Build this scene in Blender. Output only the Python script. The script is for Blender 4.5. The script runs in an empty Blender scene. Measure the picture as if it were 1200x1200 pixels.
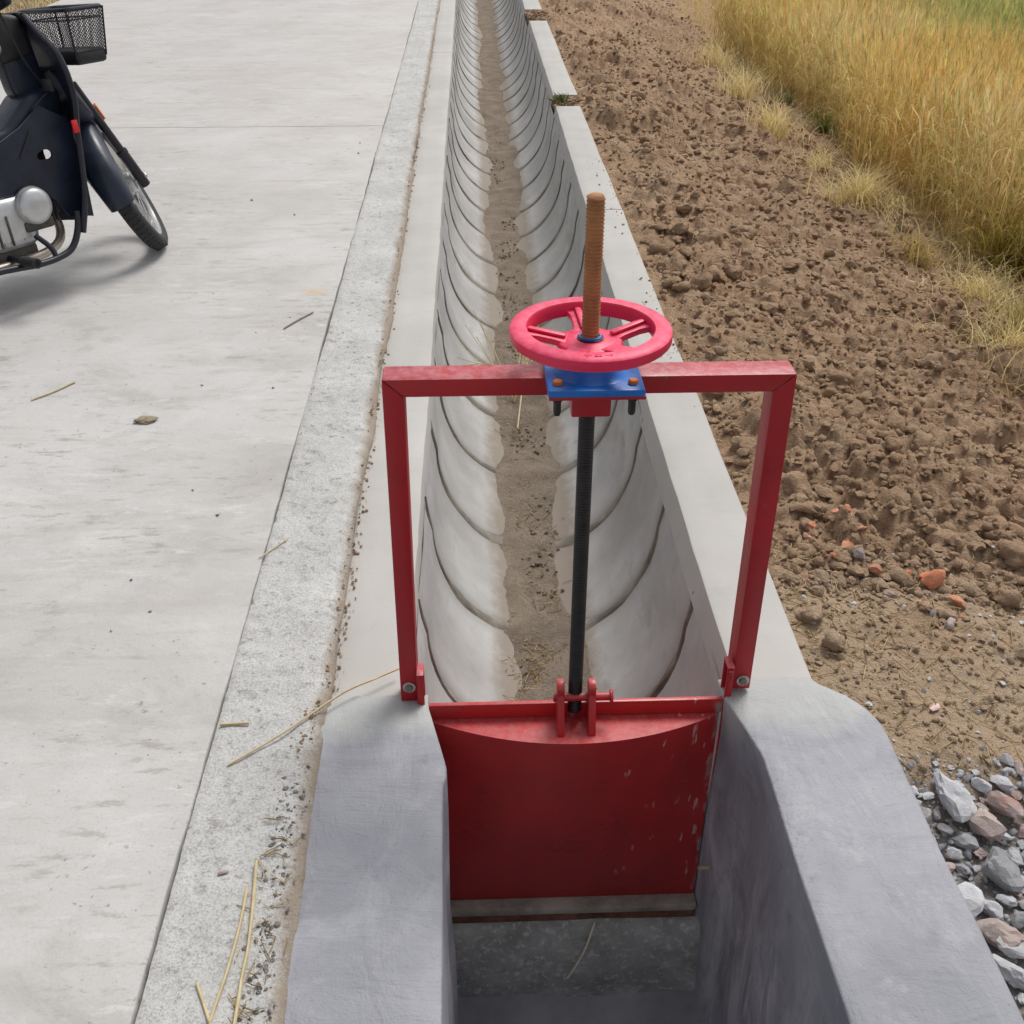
import bpy, bmesh, math, random
import numpy as np
from mathutils import Vector, Matrix

random.seed(7)
RNG = np.random.default_rng(11)
S = bpy.context.scene
COL = S.collection

# ------------------------------------------------------------------ camera, sky, sun, exposure
CAM_H = 1.5
PITCH = math.radians(32.7815)
YAW = math.radians(2.0031)
cd = bpy.data.cameras.new('camera')
cam = bpy.data.objects.new('camera', cd)
COL.objects.link(cam)
cam.location = (0, 0, CAM_H)
cam.rotation_euler = (math.radians(90) - PITCH, 0, -YAW)
cd.sensor_fit = 'HORIZONTAL'
cd.sensor_width = 36.0
cd.lens = 36.0 * 1250.0 / 1200.0
cd.clip_start = 0.02
cd.clip_end = 2000
S.camera = cam

SUN_EL, SUN_AZ = math.radians(58), math.radians(35)      # azimuth from +Y towards +X
w = bpy.data.worlds.new('World')
S.world = w
w.use_nodes = True
wt = w.node_tree
wt.nodes.clear()
wo = wt.nodes.new('ShaderNodeOutputWorld')
bg = wt.nodes.new('ShaderNodeBackground')
sk = wt.nodes.new('ShaderNodeTexSky')
sk.sky_type = 'NISHITA'
sk.sun_disc = False
sk.sun_elevation = SUN_EL
sk.sun_rotation = SUN_AZ
sk.dust_density = 4.0
sk.air_density = 1.0
sk.ozone_density = 1.0
hs = wt.nodes.new('ShaderNodeHueSaturation')             # overcast: the blue is veiled by cloud
hs.inputs['Saturation'].default_value = 0.22
wt.links.new(sk.outputs[0], hs.inputs['Color'])
wt.links.new(hs.outputs[0], bg.inputs['Color'])
bg.inputs['Strength'].default_value = 0.125
wt.links.new(bg.outputs[0], wo.inputs['Surface'])

sl = bpy.data.lights.new('sun', 'SUN')
sl.energy = 1.5
sl.angle = math.radians(22)
sl.color = (1.0, 0.965, 0.92)
sun = bpy.data.objects.new('sun', sl)
COL.objects.link(sun)
sd = Vector((math.sin(SUN_AZ) * math.cos(SUN_EL), math.cos(SUN_AZ) * math.cos(SUN_EL), math.sin(SUN_EL)))
sun.rotation_euler = sd.to_track_quat('Z', 'Y').to_euler()
sun.location = (0, 0, 30)

S.view_settings.view_transform = 'Standard'
S.view_settings.look = 'None'
S.view_settings.gamma = 1
S.view_settings.use_curve_mapping = False
S.view_settings.exposure = 0.20

# ------------------------------------------------------------------ small maths
def _hash(i, j, k):
    n = (i * 374761393 + j * 668265263 + k * 2147483647 + 1013904223) & 0xFFFFFFFF
    n = ((n ^ (n >> 13)) * 1274126177) & 0xFFFFFFFF
    n = (n ^ (n >> 16)) & 0xFFFFFF
    return n / float(0xFFFFFF)

def vnoise(x, y, z=0.0):
    x, y, z = np.broadcast_arrays(np.asarray(x, float), np.asarray(y, float), np.asarray(z, float))
    xi = np.floor(x).astype(np.int64); yi = np.floor(y).astype(np.int64); zi = np.floor(z).astype(np.int64)
    fx = x - xi; fy = y - yi; fz = z - zi
    fx = fx * fx * (3 - 2 * fx); fy = fy * fy * (3 - 2 * fy); fz = fz * fz * (3 - 2 * fz)
    r = 0
    for a in (0, 1):
        wx = fx if a else 1 - fx
        for b in (0, 1):
            wy = fy if b else 1 - fy
            for c in (0, 1):
                wz = fz if c else 1 - fz
                r = r + wx * wy * wz * _hash(xi + a, yi + b, zi + c)
    return r * 2 - 1

def fbm(x, y, z=0.0, octv=4, gain=0.5):
    a, s, r = 1.0, 1.0, 0
    for o in range(octv):
        r = r + a * vnoise(np.asarray(x) * s + 17.3 * o, np.asarray(y) * s - 9.1 * o, np.asarray(z) * s + 3.7 * o)
        a *= gain; s *= 2.03
    return r

def sstep(a, b, x):
    t = np.clip((np.asarray(x, float) - a) / (b - a), 0, 1)
    return t * t * (3 - 2 * t)

def ray(px, py):
    fw = np.array([math.sin(YAW) * math.cos(PITCH), math.cos(YAW) * math.cos(PITCH), -math.sin(PITCH)])
    rt = np.array([math.cos(YAW), -math.sin(YAW), 0.0])
    return fw + rt * (px - 600) / 1250 - np.cross(rt, fw) * (py - 600) / 1250

def gp(px, py, z=0.0):
    """point of the ground plane at height z that the photograph shows at (px, py)"""
    d = ray(px, py)
    p = np.array([0, 0, CAM_H]) + d * (z - CAM_H) / d[2]
    return float(p[0]), float(p[1])

# ------------------------------------------------------------------ materials
class NT:
    def __init__(s, name):
        s.m = bpy.data.materials.new(name)
        s.m.use_nodes = True
        s.t = s.m.node_tree
        s.t.nodes.clear()
        s.out = s.n('ShaderNodeOutputMaterial')
        s.b = s.n('ShaderNodeBsdfPrincipled')
        s.l(s.b.outputs[0], s.out.inputs[0])
        s.geo = s.n('ShaderNodeNewGeometry')
        s.pos = s.geo.outputs['Position']
    def n(s, t):
        return s.t.nodes.new(t)
    def l(s, a, b):
        s.t.links.new(a, b)
    def setv(s, sock, v):
        if hasattr(v, 'is_output') or isinstance(v, bpy.types.NodeSocket):
            s.l(v, sock)
        elif isinstance(v, (tuple, list)) and len(v) == 3 and sock.type == 'RGBA':
            sock.default_value = (*v, 1)
        else:
            sock.default_value = v
    def vec(s, scale=(1, 1, 1), rot=(0, 0, 0), loc=(0, 0, 0), src=None):
        m = s.n('ShaderNodeMapping')
        s.l(src or s.pos, m.inputs[0])
        m.inputs['Scale'].default_value = scale
        m.inputs['Rotation'].default_value = rot
        m.inputs['Location'].default_value = loc
        return m.outputs[0]
    def objvec(s, scale=(1, 1, 1)):
        t = s.n('ShaderNodeTexCoord')
        return s.vec(scale, src=t.outputs['Object'])
    def noise(s, scale, detail=4, rough=0.55, vec=None, dist=0.0):
        t = s.n('ShaderNodeTexNoise')
        s.l(vec or s.pos, t.inputs['Vector'])
        t.inputs['Scale'].default_value = scale
        t.inputs['Detail'].default_value = detail
        t.inputs['Roughness'].default_value = rough
        t.inputs['Distortion'].default_value = dist
        return t.outputs[0]
    def voro(s, scale, vec=None, feature='F1'):
        t = s.n('ShaderNodeTexVoronoi')
        t.feature = feature
        s.l(vec or s.pos, t.inputs['Vector'])
        t.inputs['Scale'].default_value = scale
        return t.outputs['Distance']
    def ramp(s, fac, a, b, lo=0.0, hi=1.0):
        t = s.n('ShaderNodeMapRange')
        t.clamp = True
        s.setv(t.inputs[0], fac)
        t.inputs[1].default_value = a
        t.inputs[2].default_value = b
        t.inputs[3].default_value = lo
        t.inputs[4].default_value = hi
        return t.outputs[0]
    def mix(s, f, a, b, mode='MIX'):
        t = s.n('ShaderNodeMix')
        t.data_type = 'RGBA'
        t.blend_type = mode
        s.setv(t.inputs[0], f)
        s.setv(t.inputs[6], a)
        s.setv(t.inputs[7], b)
        return t.outputs[2]
    def math(s, op, a, b=0.0):
        t = s.n('ShaderNodeMath')
        t.operation = op
        s.setv(t.inputs[0], a)
        s.setv(t.inputs[1], b)
        return t.outputs[0]
    def attr(s, name):
        t = s.n('ShaderNodeAttribute')
        t.attribute_name = name
        return t.outputs['Color']
    def objrand(s):
        return s.n('ShaderNodeObjectInfo').outputs['Random']
    def sepz(s):
        t = s.n('ShaderNodeSeparateXYZ')
        s.l(s.pos, t.inputs[0])
        return t.outputs
    def fin(s, col=None, rough=None, metal=0.0, h=None, hstr=0.3, hdist=0.01, spec=None, coat=None):
        if col is not None: s.setv(s.b.inputs['Base Color'], col)
        if rough is not None: s.setv(s.b.inputs['Roughness'], rough)
        s.setv(s.b.inputs['Metallic'], metal)
        if spec is not None: s.setv(s.b.inputs['Specular IOR Level'], spec)
        if coat is not None:
            s.b.inputs['Coat Weight'].default_value = coat
            s.b.inputs['Coat Roughness'].default_value = 0.15
        if h is not None:
            b = s.n('ShaderNodeBump')
            b.inputs['Strength'].default_value = hstr
            b.inputs['Distance'].default_value = hdist
            s.l(h, b.inputs['Height'])
            s.l(b.outputs[0], s.b.inputs['Normal'])
        return s.m

def mat_road():
    t = NT('road_concrete')
    big = t.noise(0.9, 5, 0.6)
    streak = t.noise(9, 4, 0.6, t.vec((0.12, 1.3, 1)))       # broom lines across the road
    fine = t.noise(160, 3, 0.6)
    mid = t.noise(7, 5, 0.65)
    c = t.mix(t.ramp(big, 0.38, 0.62), (0.41, 0.397, 0.382), (0.50, 0.492, 0.48))
    sepp = t.sepz()
    far = t.ramp(sepp[1], 3.2, 6.5)
    c = t.mix(t.math('MULTIPLY', far, 0.45), c, (0.48, 0.45, 0.43))            # dustier, pinker slab farther on
    cloud = t.noise(3.2, 6, 0.7, t.vec((0.8, 1.2, 1)), 0.6)
    c = t.mix(t.ramp(cloud, 0.47, 0.30, 0, 0.65), c, (0.54, 0.53, 0.515))
    c = t.mix(t.math('MULTIPLY', t.ramp(cloud, 0.52, 0.66, 0, 0.6), t.math('SUBTRACT', 1.0, t.math('MULTIPLY', far, .6))), c, (0.335, 0.322, 0.305))
    c = t.mix(t.math('MULTIPLY', t.ramp(streak, 0.56, 0.70), t.ramp(t.noise(1.6, 3), .44, .6, 0.03, .42)), c, (0.34, 0.305, 0.26))
    sp = t.noise(42, 4, .75)
    c = t.mix(t.math('MULTIPLY', t.ramp(sp, .63, .68), t.ramp(t.noise(2.3, 3), .42, .56, 0, .75)), c, (0.19, .175, .16))
    rub = t.noise(22, 5, .75, t.vec((.45, 1.5, 1)))
    c = t.mix(t.math('MULTIPLY', t.ramp(rub, .55, .64), t.ramp(t.noise(2.7, 4), .44, .58, 0, .6)), c, (0.25, .235, .215))
    c = t.mix(t.math('MULTIPLY', t.ramp(rub, .43, .36), t.ramp(t.noise(2.9, 4), .42, .58, 0, .5)), c, (0.58, .57, .555))
    c = t.mix(t.ramp(fine, 0.55, 0.75, 0, 0.35), c, (0.29, 0.275, 0.26))
    # rusty stain and a few dark oil spots
    for (sx, sy, rx, ry, colr, k) in ((*gp(368, 342, 0.03), 0.06, 0.04, (0.50, 0.33, 0.16), 0.6), (*gp(345, 212, 0.03), 0.22, 0.02, (0.30, 0.26, 0.2), 0.4), (*gp(330, 268, 0.03), 0.22, 0.025, (0.36, 0.30, 0.23), 0.4), (*gp(255, 290, 0.03), 0.2, 0.02, (0.28, 0.25, 0.22), 0.35), (*gp(305, 383, 0.03), 0.12, 0.015, (0.38, 0.31, 0.22), 0.4)):
        m = t.n('ShaderNodeVectorMath'); m.operation = 'SUBTRACT'
        t.l(t.pos, m.inputs[0]); m.inputs[1].default_value = (sx, sy, 0.03)
        v = t.n('ShaderNodeVectorMath'); v.operation = 'MULTIPLY'
        t.l(m.outputs[0], v.inputs[0]); v.inputs[1].default_value = (1 / rx, 1 / ry, 0)
        d = t.n('ShaderNodeVectorMath'); d.operation = 'LENGTH'
        t.l(v.outputs[0], d.inputs[0])
        dd = t.math('ADD', d.outputs['Value'], t.math('MULTIPLY', t.noise(25, 3), 1.2))
        c = t.mix(t.ramp(dd, 1.7, 0.7, 0, k), c, colr)
    h = t.math('ADD', t.math('MULTIPLY', streak, 0.5), t.math('ADD', t.math('MULTIPLY', fine, 0.35), t.math('MULTIPLY', mid, 0.6)))
    return t.fin(c, t.ramp(mid, 0.3, 0.7, 0.6, 0.85), h=h, hstr=0.45, hdist=0.006, spec=0.3)

def mat_kerb():
    t = NT('rough_kerb_concrete')
    a = t.noise(220, 3, 0.7)
    b = t.noise(45, 5, 0.7)
    c2 = t.noise(5, 4, 0.6)
    c = t.mix(t.ramp(c2, 0.3, 0.7), (0.44, 0.435, 0.42), (0.58, 0.575, 0.56))
    c = t.mix(t.ramp(a, 0.52, 0.64, 0, 0.55), c, (0.22, 0.215, 0.205))
    c = t.mix(t.ramp(a, 0.45, 0.36, 0, 0.6), c, (0.62, 0.62, 0.61))
    c = t.mix(t.ramp(b, 0.57, 0.68, 0, 0.75), c, (0.20, 0.19, 0.175))
    c = t.mix(t.ramp(t.noise(18, 4, .7), 0.60, 0.70, 0, 0.6), c, (0.22, 0.205, 0.185))
    sep = t.sepz()
    edge = t.math('ADD', sep[0], t.math('MULTIPLY', t.noise(14, 4), 0.05))
    c = t.mix(t.ramp(edge, -0.318, -0.292, 0, 0.75), c, (0.24, 0.18, 0.12))
    h = t.math('ADD', t.math('MULTIPLY', a, 0.5), b)
    return t.fin(c, 0.9, h=h, hstr=0.8, hdist=0.006, spec=0.2)

def mat_concrete(name, lo, hi, dirt, dirtk=0.4, bscale=2.5, rough=0.75, hs=0.25, hd=0.004, stain=None):
    t = NT(name)
    b = t.noise(bscale, 5, 0.6)
    m = t.noise(14, 5, 0.65)
    f = t.noise(180, 3, 0.6)
    c = t.mix(t.ramp(b, 0.32, 0.68), lo, hi)
    c = t.mix(t.ramp(m, 0.55, 0.8, 0, dirtk), c, dirt)
    c = t.mix(t.ramp(f, 0.58, 0.75, 0, 0.2), c, dirt)
    pit = t.voro(55)
    c = t.mix(t.math('MULTIPLY', t.ramp(pit, 0.10, 0.05, 0, 0.5), t.ramp(b, 0.45, 0.6)), c, dirt)
    if stain:
        s2 = t.noise(1.1, 4, 0.6, t.vec((3, 1, 0.4)))
        c = t.mix(t.ramp(s2, 0.52, 0.7, 0, 0.5), c, stain)
    h = t.math('ADD', t.math('MULTIPLY', m, 0.7), t.math('MULTIPLY', f, 0.3))
    return t.fin(c, rough, h=h, hstr=hs, hdist=hd, spec=0.3)

def mat_mortar_wall():
    t = NT('trowelled_mortar')
    b = t.noise(1.8, 5, 0.6)
    sw = t.noise(7, 5, 0.65, t.vec((1.0, 0.35, 1), (0, 0, 0.5)), 1.2)      # trowel sweeps
    sw2 = t.noise(9, 5, 0.65, t.vec((0.4, 1.0, 0.25), (0, 0, -0.3)), 1.5)
    f = t.noise(220, 3, 0.6)
    c = t.mix(t.ramp(b, 0.36, 0.64), (0.235, 0.240, 0.268), (0.345, 0.350, 0.378))
    c = t.mix(t.ramp(sw, 0.52, 0.72, 0, 0.5), c, (0.43, 0.44, 0.47))
    c = t.mix(t.ramp(sw2, 0.54, 0.75, 0, 0.5), c, (0.22, 0.222, 0.25))
    c = t.mix(t.ramp(f, 0.6, 0.75, 0, 0.25), c, (0.24, 0.24, 0.26))
    ed = t.noise(16, 5, .7)
    c = t.mix(t.math('MULTIPLY', t.ramp(ed, .52, .72), t.ramp(t.noise(2.5, 4), .42, .60, 0, .5)), c, (0.47, 0.47, 0.48))
    c = t.mix(t.math('MULTIPLY', t.ramp(t.noise(21, 5, .7), .57, .7), t.ramp(t.noise(3.2, 4), .43, .56, 0, .7)), c, (0.20, 0.20, 0.22))
    c = t.mix(t.ramp(t.voro(34), .09, .05, 0, .35), c, (.15, .15, .16))
    # worn pale cement where the fresh mortar feathers out beside the gate
    sep = t.sepz()
    nx = t.math('ADD', sep[1], t.math('MULTIPLY', t.math('SUBTRACT', t.noise(11, 4, 0.6), 0.5), 0.14))
    nz = t.ramp(sep[2], -0.09, -0.02)
    top = t.math('MULTIPLY', t.ramp(nx, 1.49, 1.55, 0, 0.8), nz)
    c = t.mix(top, c, (0.42, 0.43, 0.415))
    # streaky mortar, painted paler lower down to offset the dim light in the pit
    pit_lift = t.math('ADD', sep[2], t.math('MULTIPLY', t.math('SUBTRACT', t.noise(5, 5, 0.7, t.vec((1, 1.6, 0.35))), 0.5), 0.55))
    st2 = t.noise(8, 6, 0.72, t.vec((1, 1.3, 0.4), (0.5, 0, 0)), 0.8)
    c = t.mix(t.ramp(pit_lift, -0.10, -0.40, 0, 0.8), c, t.mix(t.ramp(st2, .40, .62), (0.30, 0.30, 0.335), (0.64, 0.645, 0.68)))
    h = t.math('ADD', t.math('MULTIPLY', sw, 1.0), t.math('ADD', t.math('MULTIPLY', sw2, 0.8), t.math('MULTIPLY', f, 0.15)))
    return t.fin(c, t.ramp(sw, 0.35, 0.7, 0.5, 0.75), h=h, hstr=0.75, hdist=0.010, spec=0.35)

def mat_damp():
    t = NT('damp_chamber_concrete')
    a = t.noise(60, 5, 0.7)
    b = t.noise(9, 5, 0.65)
    c = t.mix(t.ramp(b, 0.3, 0.7), (0.26, 0.26, 0.245), (0.55, 0.55, 0.52))
    c = t.mix(t.ramp(a, 0.52, 0.7, 0, 0.85), c, (0.82, 0.82, 0.78))
    c = t.mix(t.ramp(t.noise(5, 3), 0.55, 0.7, 0, 0.3), c, (0.10, 0.12, 0.075))
    return t.fin(c, 0.7, h=t.math('ADD', a, b), hstr=0.7, hdist=0.008, spec=0.3)

def mat_floor():
    t = NT('wet_chamber_floor')
    b = t.noise(7, 5, 0.65)
    c = t.mix(t.ramp(b, 0.3, 0.7), (0.27, 0.27, 0.30), (0.42, 0.42, 0.455))
    return t.fin(c, t.ramp(b, 0.3, 0.7, 0.35, 0.7), h=t.noise(20, 5), hstr=0.4, hdist=0.006)

def mat_soil(name='dry_turned_soil', base=((0.30, 0.188, 0.114), (0.455, 0.315, 0.208))):
    t = NT(name)
    a = t.noise(90, 5, 0.7)
    b = t.noise(9, 5, 0.65)
    g = t.noise(1.3, 4, 0.6)
    c = t.mix(t.ramp(b, 0.3, 0.7), *base)
    c = t.mix(t.ramp(a, 0.45, 0.75, 0, 0.5), c, (0.56, 0.41, 0.28))
    c = t.mix(t.ramp(g, 0.5, 0.7, 0, 0.4), c, (0.265, 0.172, 0.106))
    c = t.mix(t.ramp(t.noise(2.7, 5, .65), .52, .66, 0, .55), c, (0.44, .33, .22))
    c = t.mix(t.ramp(t.voro(70), 0.12, 0.04, 0, 0.4), c, (0.52, 0.45, 0.37))
    sep = t.sepz()
    # trodden, paler earth next to the structure
    tx = t.math('MULTIPLY', t.ramp(t.math('ADD', sep[1], t.math('MULTIPLY', t.noise(5, 4), 0.3)), 2.35, 2.10), t.ramp(t.noise(3, 4), 0.25, 0.5))
    c = t.mix(t.math('MULTIPLY', tx, 0.6), c, (0.47, 0.365, 0.255))
    gx = t.math('ADD', sep[1], t.math('MULTIPLY', t.noise(8, 4), 0.2))
    c = t.mix(t.ramp(gx, 1.56, 1.46, 0, 0.85), c, (0.27, 0.255, 0.25))
    h = t.math('ADD', a, t.math('MULTIPLY', t.noise(30, 5, 0.7), 1.3))
    return t.fin(c, 0.95, h=h, hstr=1.0, hdist=0.012, spec=0.1)

def mat_silt():
    t = NT('channel_silt')
    a = t.noise(110, 5, 0.7)
    b = t.noise(8, 5, 0.65)
    c = t.mix(t.ramp(b, 0.3, 0.7), (0.165, 0.132, 0.104), (0.275, 0.225, 0.175))
    c = t.mix(t.ramp(a, 0.5, 0.7, 0, 0.6), c, (0.37, 0.31, 0.24))
    c = t.mix(t.ramp(t.noise(6, 5, .7), .56, .68, 0, .5), c, (0.15, .115, .085))
    c = t.mix(t.ramp(t.noise(40, 4), 0.6, 0.72, 0, 0.7), c, (0.10, 0.08, 0.06))
    return t.fin(c, 0.95, h=t.math('ADD', a, b), hstr=0.9, hdist=0.01, spec=0.1)

def mat_red(name, col, rough=0.38, dirt=0.3, streaks=False, top_sheen=(0.45, 0.22, 0.22)):  # dirt sets how strongly sky sheen is painted onto upward faces
    t = NT(name)
    v = t.objvec()
    a = t.noise(6, 4, 0.6, v)
    f = t.noise(60, 4, 0.7, v)
    c = t.mix(t.ramp(a, 0.3, 0.7), tuple(x * 0.82 for x in col), tuple(min(1, x * 1.12) for x in col))
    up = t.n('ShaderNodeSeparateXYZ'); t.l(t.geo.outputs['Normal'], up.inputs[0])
    c = t.mix(t.math('MULTIPLY', t.ramp(f, 0.4, 0.62, 0.25, 1), t.ramp(up.outputs[2], 0.3, 0.9, 0, dirt)), c, top_sheen)  # upward faces lightened: sky sheen painted into the colour
    chip = t.ramp(t.noise(35, 4, 0.7, v), 0.70, 0.73, 0, 0.8)
    c = t.mix(chip, c, (0.16, 0.08, 0.06))
    if streaks:
        ov = t.n('ShaderNodeSeparateXYZ'); t.l(t.objvec(), ov.inputs[0])
        s = t.noise(75, 2, 0.5, t.objvec((1.0, 1, 0.22)))
        msk = t.math('ADD', t.noise(6.0, 4, 0.6, v), t.ramp(ov.outputs[0], -0.1, 0.28, -0.10, 0.07))
        k = t.math('MULTIPLY', t.ramp(s, 0.66, 0.70), t.ramp(msk, 0.50, 0.58))
        c = t.mix(t.math('MULTIPLY', k, 0.8), c, (0.62, 0.42, 0.36))
        # cement smears along the jamb
        e = t.math('ADD', ov.outputs[0], t.math('MULTIPLY', t.noise(30, 4, 0.6, t.objvec((1, 1, .4))), 0.03))
        c = t.mix(t.math('MULTIPLY', t.ramp(e, 0.302, 0.309), t.ramp(t.noise(18, 3, .6, v), .45, .6, 0, .7)), c, (0.38, 0.35, 0.32))
        w_ = t.noise(8, 4, 0.6, t.objvec((3, 1, .25)))
        c = t.mix(t.ramp(w_, .5, .75, 0, .25), c, (0.30, 0.02, 0.02))
        low = t.n('ShaderNodeSeparateXYZ'); t.l(t.objvec(), low.inputs[0])
        g = t.math('ADD', low.outputs[2], t.math('MULTIPLY', t.math('SUBTRACT', t.noise(5, 4, 0.6, t.objvec((2.5, 1, 0.5))), 0.5), 0.35))
        c = t.mix(t.ramp(g, -0.30, -0.62, 0, 0.4), c, (0.14, 0.028, 0.024))      # darker red towards the bottom
    return t.fin(c, t.ramp(a, 0.3, 0.7, rough - 0.06, rough + 0.14), h=f, hstr=0.12, hdist=0.002)

def mat_simple(name, lo, hi=None, rough=0.5, metal=0.0, scale=12, hs=0.15, hd=0.003, spec=None):
    t = NT(name)
    hi = hi or tuple(min(1, x * 1.3) for x in lo)
    n = t.noise(scale, 5, 0.65, t.objvec())
    c = t.mix(t.ramp(n, 0.3, 0.7), lo, hi)
    return t.fin(c, t.ramp(n, 0.3, 0.7, max(0.05, rough - 0.08), min(1, rough + 0.1)), metal, h=t.noise(scale * 6, 4, 0.6, t.objvec()), hstr=hs, hdist=hd, spec=spec)

def mat_stone(name, lo, hi, patch):
    t = NT(name)
    v = t.objvec()
    n = t.noise(9, 5, 0.65, t.pos)
    c = t.mix(t.ramp(n, 0.3, 0.7), lo, hi)
    c = t.mix(t.ramp(t.noise(24, 4, 0.6, t.pos), 0.52, 0.66, 0, 0.6), c, patch)
    c = t.mix(t.ramp(t.noise(13, 5, .7), .5, .7, 0, .5), c, (0.40, 0.345, 0.29))
    r = t.n('ShaderNodeHueSaturation')
    t.setv(r.inputs['Value'], t.ramp(t.objrand(), 0, 1, 0.72, 1.25))
    t.l(c, r.inputs['Color'])
    return t.fin(r.outputs[0], 0.9, h=t.noise(70, 5, 0.7, t.pos), hstr=0.7, hdist=0.006, spec=0.2)

def mat_attr(name, rough=0.75, trans=0.0):
    t = NT(name)
    c = t.attr('tint')
    n = t.noise(30, 3)
    c = t.mix(t.ramp(n, 0.3, 0.7, 0, 0.3), c, (0.30, 0.20, 0.07))
    m = t.fin(c, rough, spec=0.2)
    if trans:
        tr = t.n('ShaderNodeBsdfTranslucent'); t.setv(tr.inputs[0], c)
        mx = t.n('ShaderNodeMixShader'); mx.inputs[0].default_value = trans
        t.l(t.b.outputs[0], mx.inputs[1]); t.l(tr.outputs[0], mx.inputs[2]); t.l(mx.outputs[0], t.out.inputs[0])
    return m

MT = {}
MT['road'] = mat_road()
MT['kerb'] = mat_kerb()
MT['coping'] = mat_concrete('smooth_coping_concrete', (0.41, 0.395, 0.37), (0.48, 0.465, 0.44), (0.33, 0.30, 0.26), 0.3)
def mat_channel():
    t = NT('cast_channel_concrete')
    b = t.noise(3.5, 5, 0.6); m = t.noise(13, 5, 0.65); f = t.noise(180, 3, 0.6)
    c = t.mix(t.ramp(b, 0.35, 0.65), (0.37, 0.365, 0.355), (0.50, 0.495, 0.487))
    c = t.mix(t.ramp(m, 0.55, 0.75, 0, 0.45), c, (0.28, 0.27, 0.255))
    c = t.mix(t.ramp(f, 0.6, 0.75, 0, 0.2), c, (0.27, 0.26, 0.24))
    tr = t.noise(9, 4, .6, t.vec((1.5, .35, .8)))
    c = t.mix(t.math('MULTIPLY', t.ramp(tr, .56, .66), t.ramp(b, .45, .6, 0, .5)), c, (0.25, 0.235, 0.21))
    o = t.n('ShaderNodeSeparateXYZ'); t.l(t.objvec(), o.inputs[0])
    # grime that has run off along the joints, heavier towards the bottom
    d = t.math('ABSOLUTE', t.math('SUBTRACT', o.outputs[1], 0.22))
    e = t.math('ADD', d, t.math('MULTIPLY', t.math('SUBTRACT', t.noise(7, 5, .65), .5), .09))
    dep = t.ramp(o.outputs[2], -0.1, -0.40, .25, .85)
    c = t.mix(t.math('MULTIPLY', t.ramp(e, .165, .232), dep), c, (0.255, 0.238, 0.21))
    s2 = t.noise(1.1, 4, 0.6, t.vec((3, 1, 0.4)))
    c = t.mix(t.ramp(s2, 0.52, 0.7, 0, 0.5), c, (0.29, 0.28, 0.262))
    # silt film dried on the lowest part of the lining
    wz = t.sepz()
    sf = t.math('ADD', wz[2], t.math('MULTIPLY', t.math('SUBTRACT', t.noise(16, 5, .7), .5), .05))
    c = t.mix(t.ramp(sf, -0.478, -0.508, 0, .9), c, (0.25, 0.208, 0.165))
    h = t.math('ADD', t.math('MULTIPLY', m, 0.7), t.math('MULTIPLY', f, 0.3))
    return t.fin(c, 0.68, h=h, hstr=.3, hdist=.005, spec=.3)
MT['channel'] = mat_channel()
MT['joint'] = mat_concrete('dark_joint_mortar', (0.13, 0.118, 0.10), (0.30, 0.275, 0.235), (0.10, 0.085, 0.065), 0.6, 9, 0.9, 0.8, 0.008)
MT['wing'] = mat_mortar_wall()
MT['damp'] = mat_damp()
MT['floor'] = mat_floor()
MT['soil'] = mat_soil()
MT['field'] = mat_soil('field_earth', ((0.12, 0.082, 0.06), (0.20, 0.15, 0.105)))
MT['silt'] = mat_silt()
MT['joint_dirt'] = mat_simple('joint_dirt', (0.10, 0.085, 0.07), (0.2, 0.16, 0.12), 0.95)
MT['frame_red'] = mat_red('red_frame_paint', (0.40, 0.008, 0.014), 0.40, 0.75, top_sheen=(0.52, 0.20, 0.22))
MT['gate_red'] = mat_red('red_gate_paint', (0.50, 0.020, 0.022), 0.30, 0.42, True)
MT['wheel_red'] = mat_red('pinkish_red_wheel_paint', (0.74, 0.020, 0.085), 0.40, 0.65, top_sheen=(0.90, 0.14, 0.25))
MT['blue'] = mat_simple('blue_paint', (0.005, 0.115, 0.46), (0.010, 0.18, 0.62), 0.36)
MT['rust'] = mat_simple('rusty_steel', (0.27, 0.11, 0.040), (0.45, 0.21, 0.085), 0.75, 0.0, 40, 0.5)
MT['grease'] = mat_simple('greased_steel', (0.012, 0.012, 0.013), (0.035, 0.034, 0.034), 0.42, 0.3, 30)
MT['steel'] = mat_simple('zinc_steel', (0.45, 0.43, 0.40), (0.6, 0.58, 0.55), 0.45, 0.8)
MT['bolt_orange'] = mat_simple('rust_orange_bolt', (0.50, 0.13, 0.02), (0.65, 0.25, 0.06), 0.6)
MT['muddy'] = mat_simple('muddy_steel', (0.13, 0.115, 0.095), (0.26, 0.22, 0.18), 0.7, 0.0, 18, 0.5)
MT['muddy_pale'] = mat_simple('mud_caked_steel', (0.22, 0.19, 0.155), (0.50, 0.44, 0.37), 0.8, 0.0, 14, 0.7, 0.006)
MT['rust_dark'] = mat_simple('dark_rusty_strip', (0.07, 0.025, 0.018), (0.30, 0.13, 0.08), 0.85, 0.0, 22, 0.7, 0.006)
MT['shield'] = mat_simple('dark_plastic', (0.010, 0.011, 0.019), (0.018, 0.02, 0.032), 0.38, spec=0.5)
MT['navy'] = mat_simple('navy_plastic', (0.011, 0.016, 0.032), (0.022, 0.030, 0.052), 0.36)
MT['black'] = mat_simple('black_plastic', (0.012, 0.012, 0.014), (0.03, 0.03, 0.033), 0.5)
MT['rubber'] = mat_simple('tyre_rubber', (0.018, 0.018, 0.02), (0.04, 0.04, 0.042), 0.8, hs=0.4)
MT['alloy'] = mat_simple('engine_alloy', (0.52, 0.53, 0.54), (0.68, 0.69, 0.7), 0.38, 0.55, 15)
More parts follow.
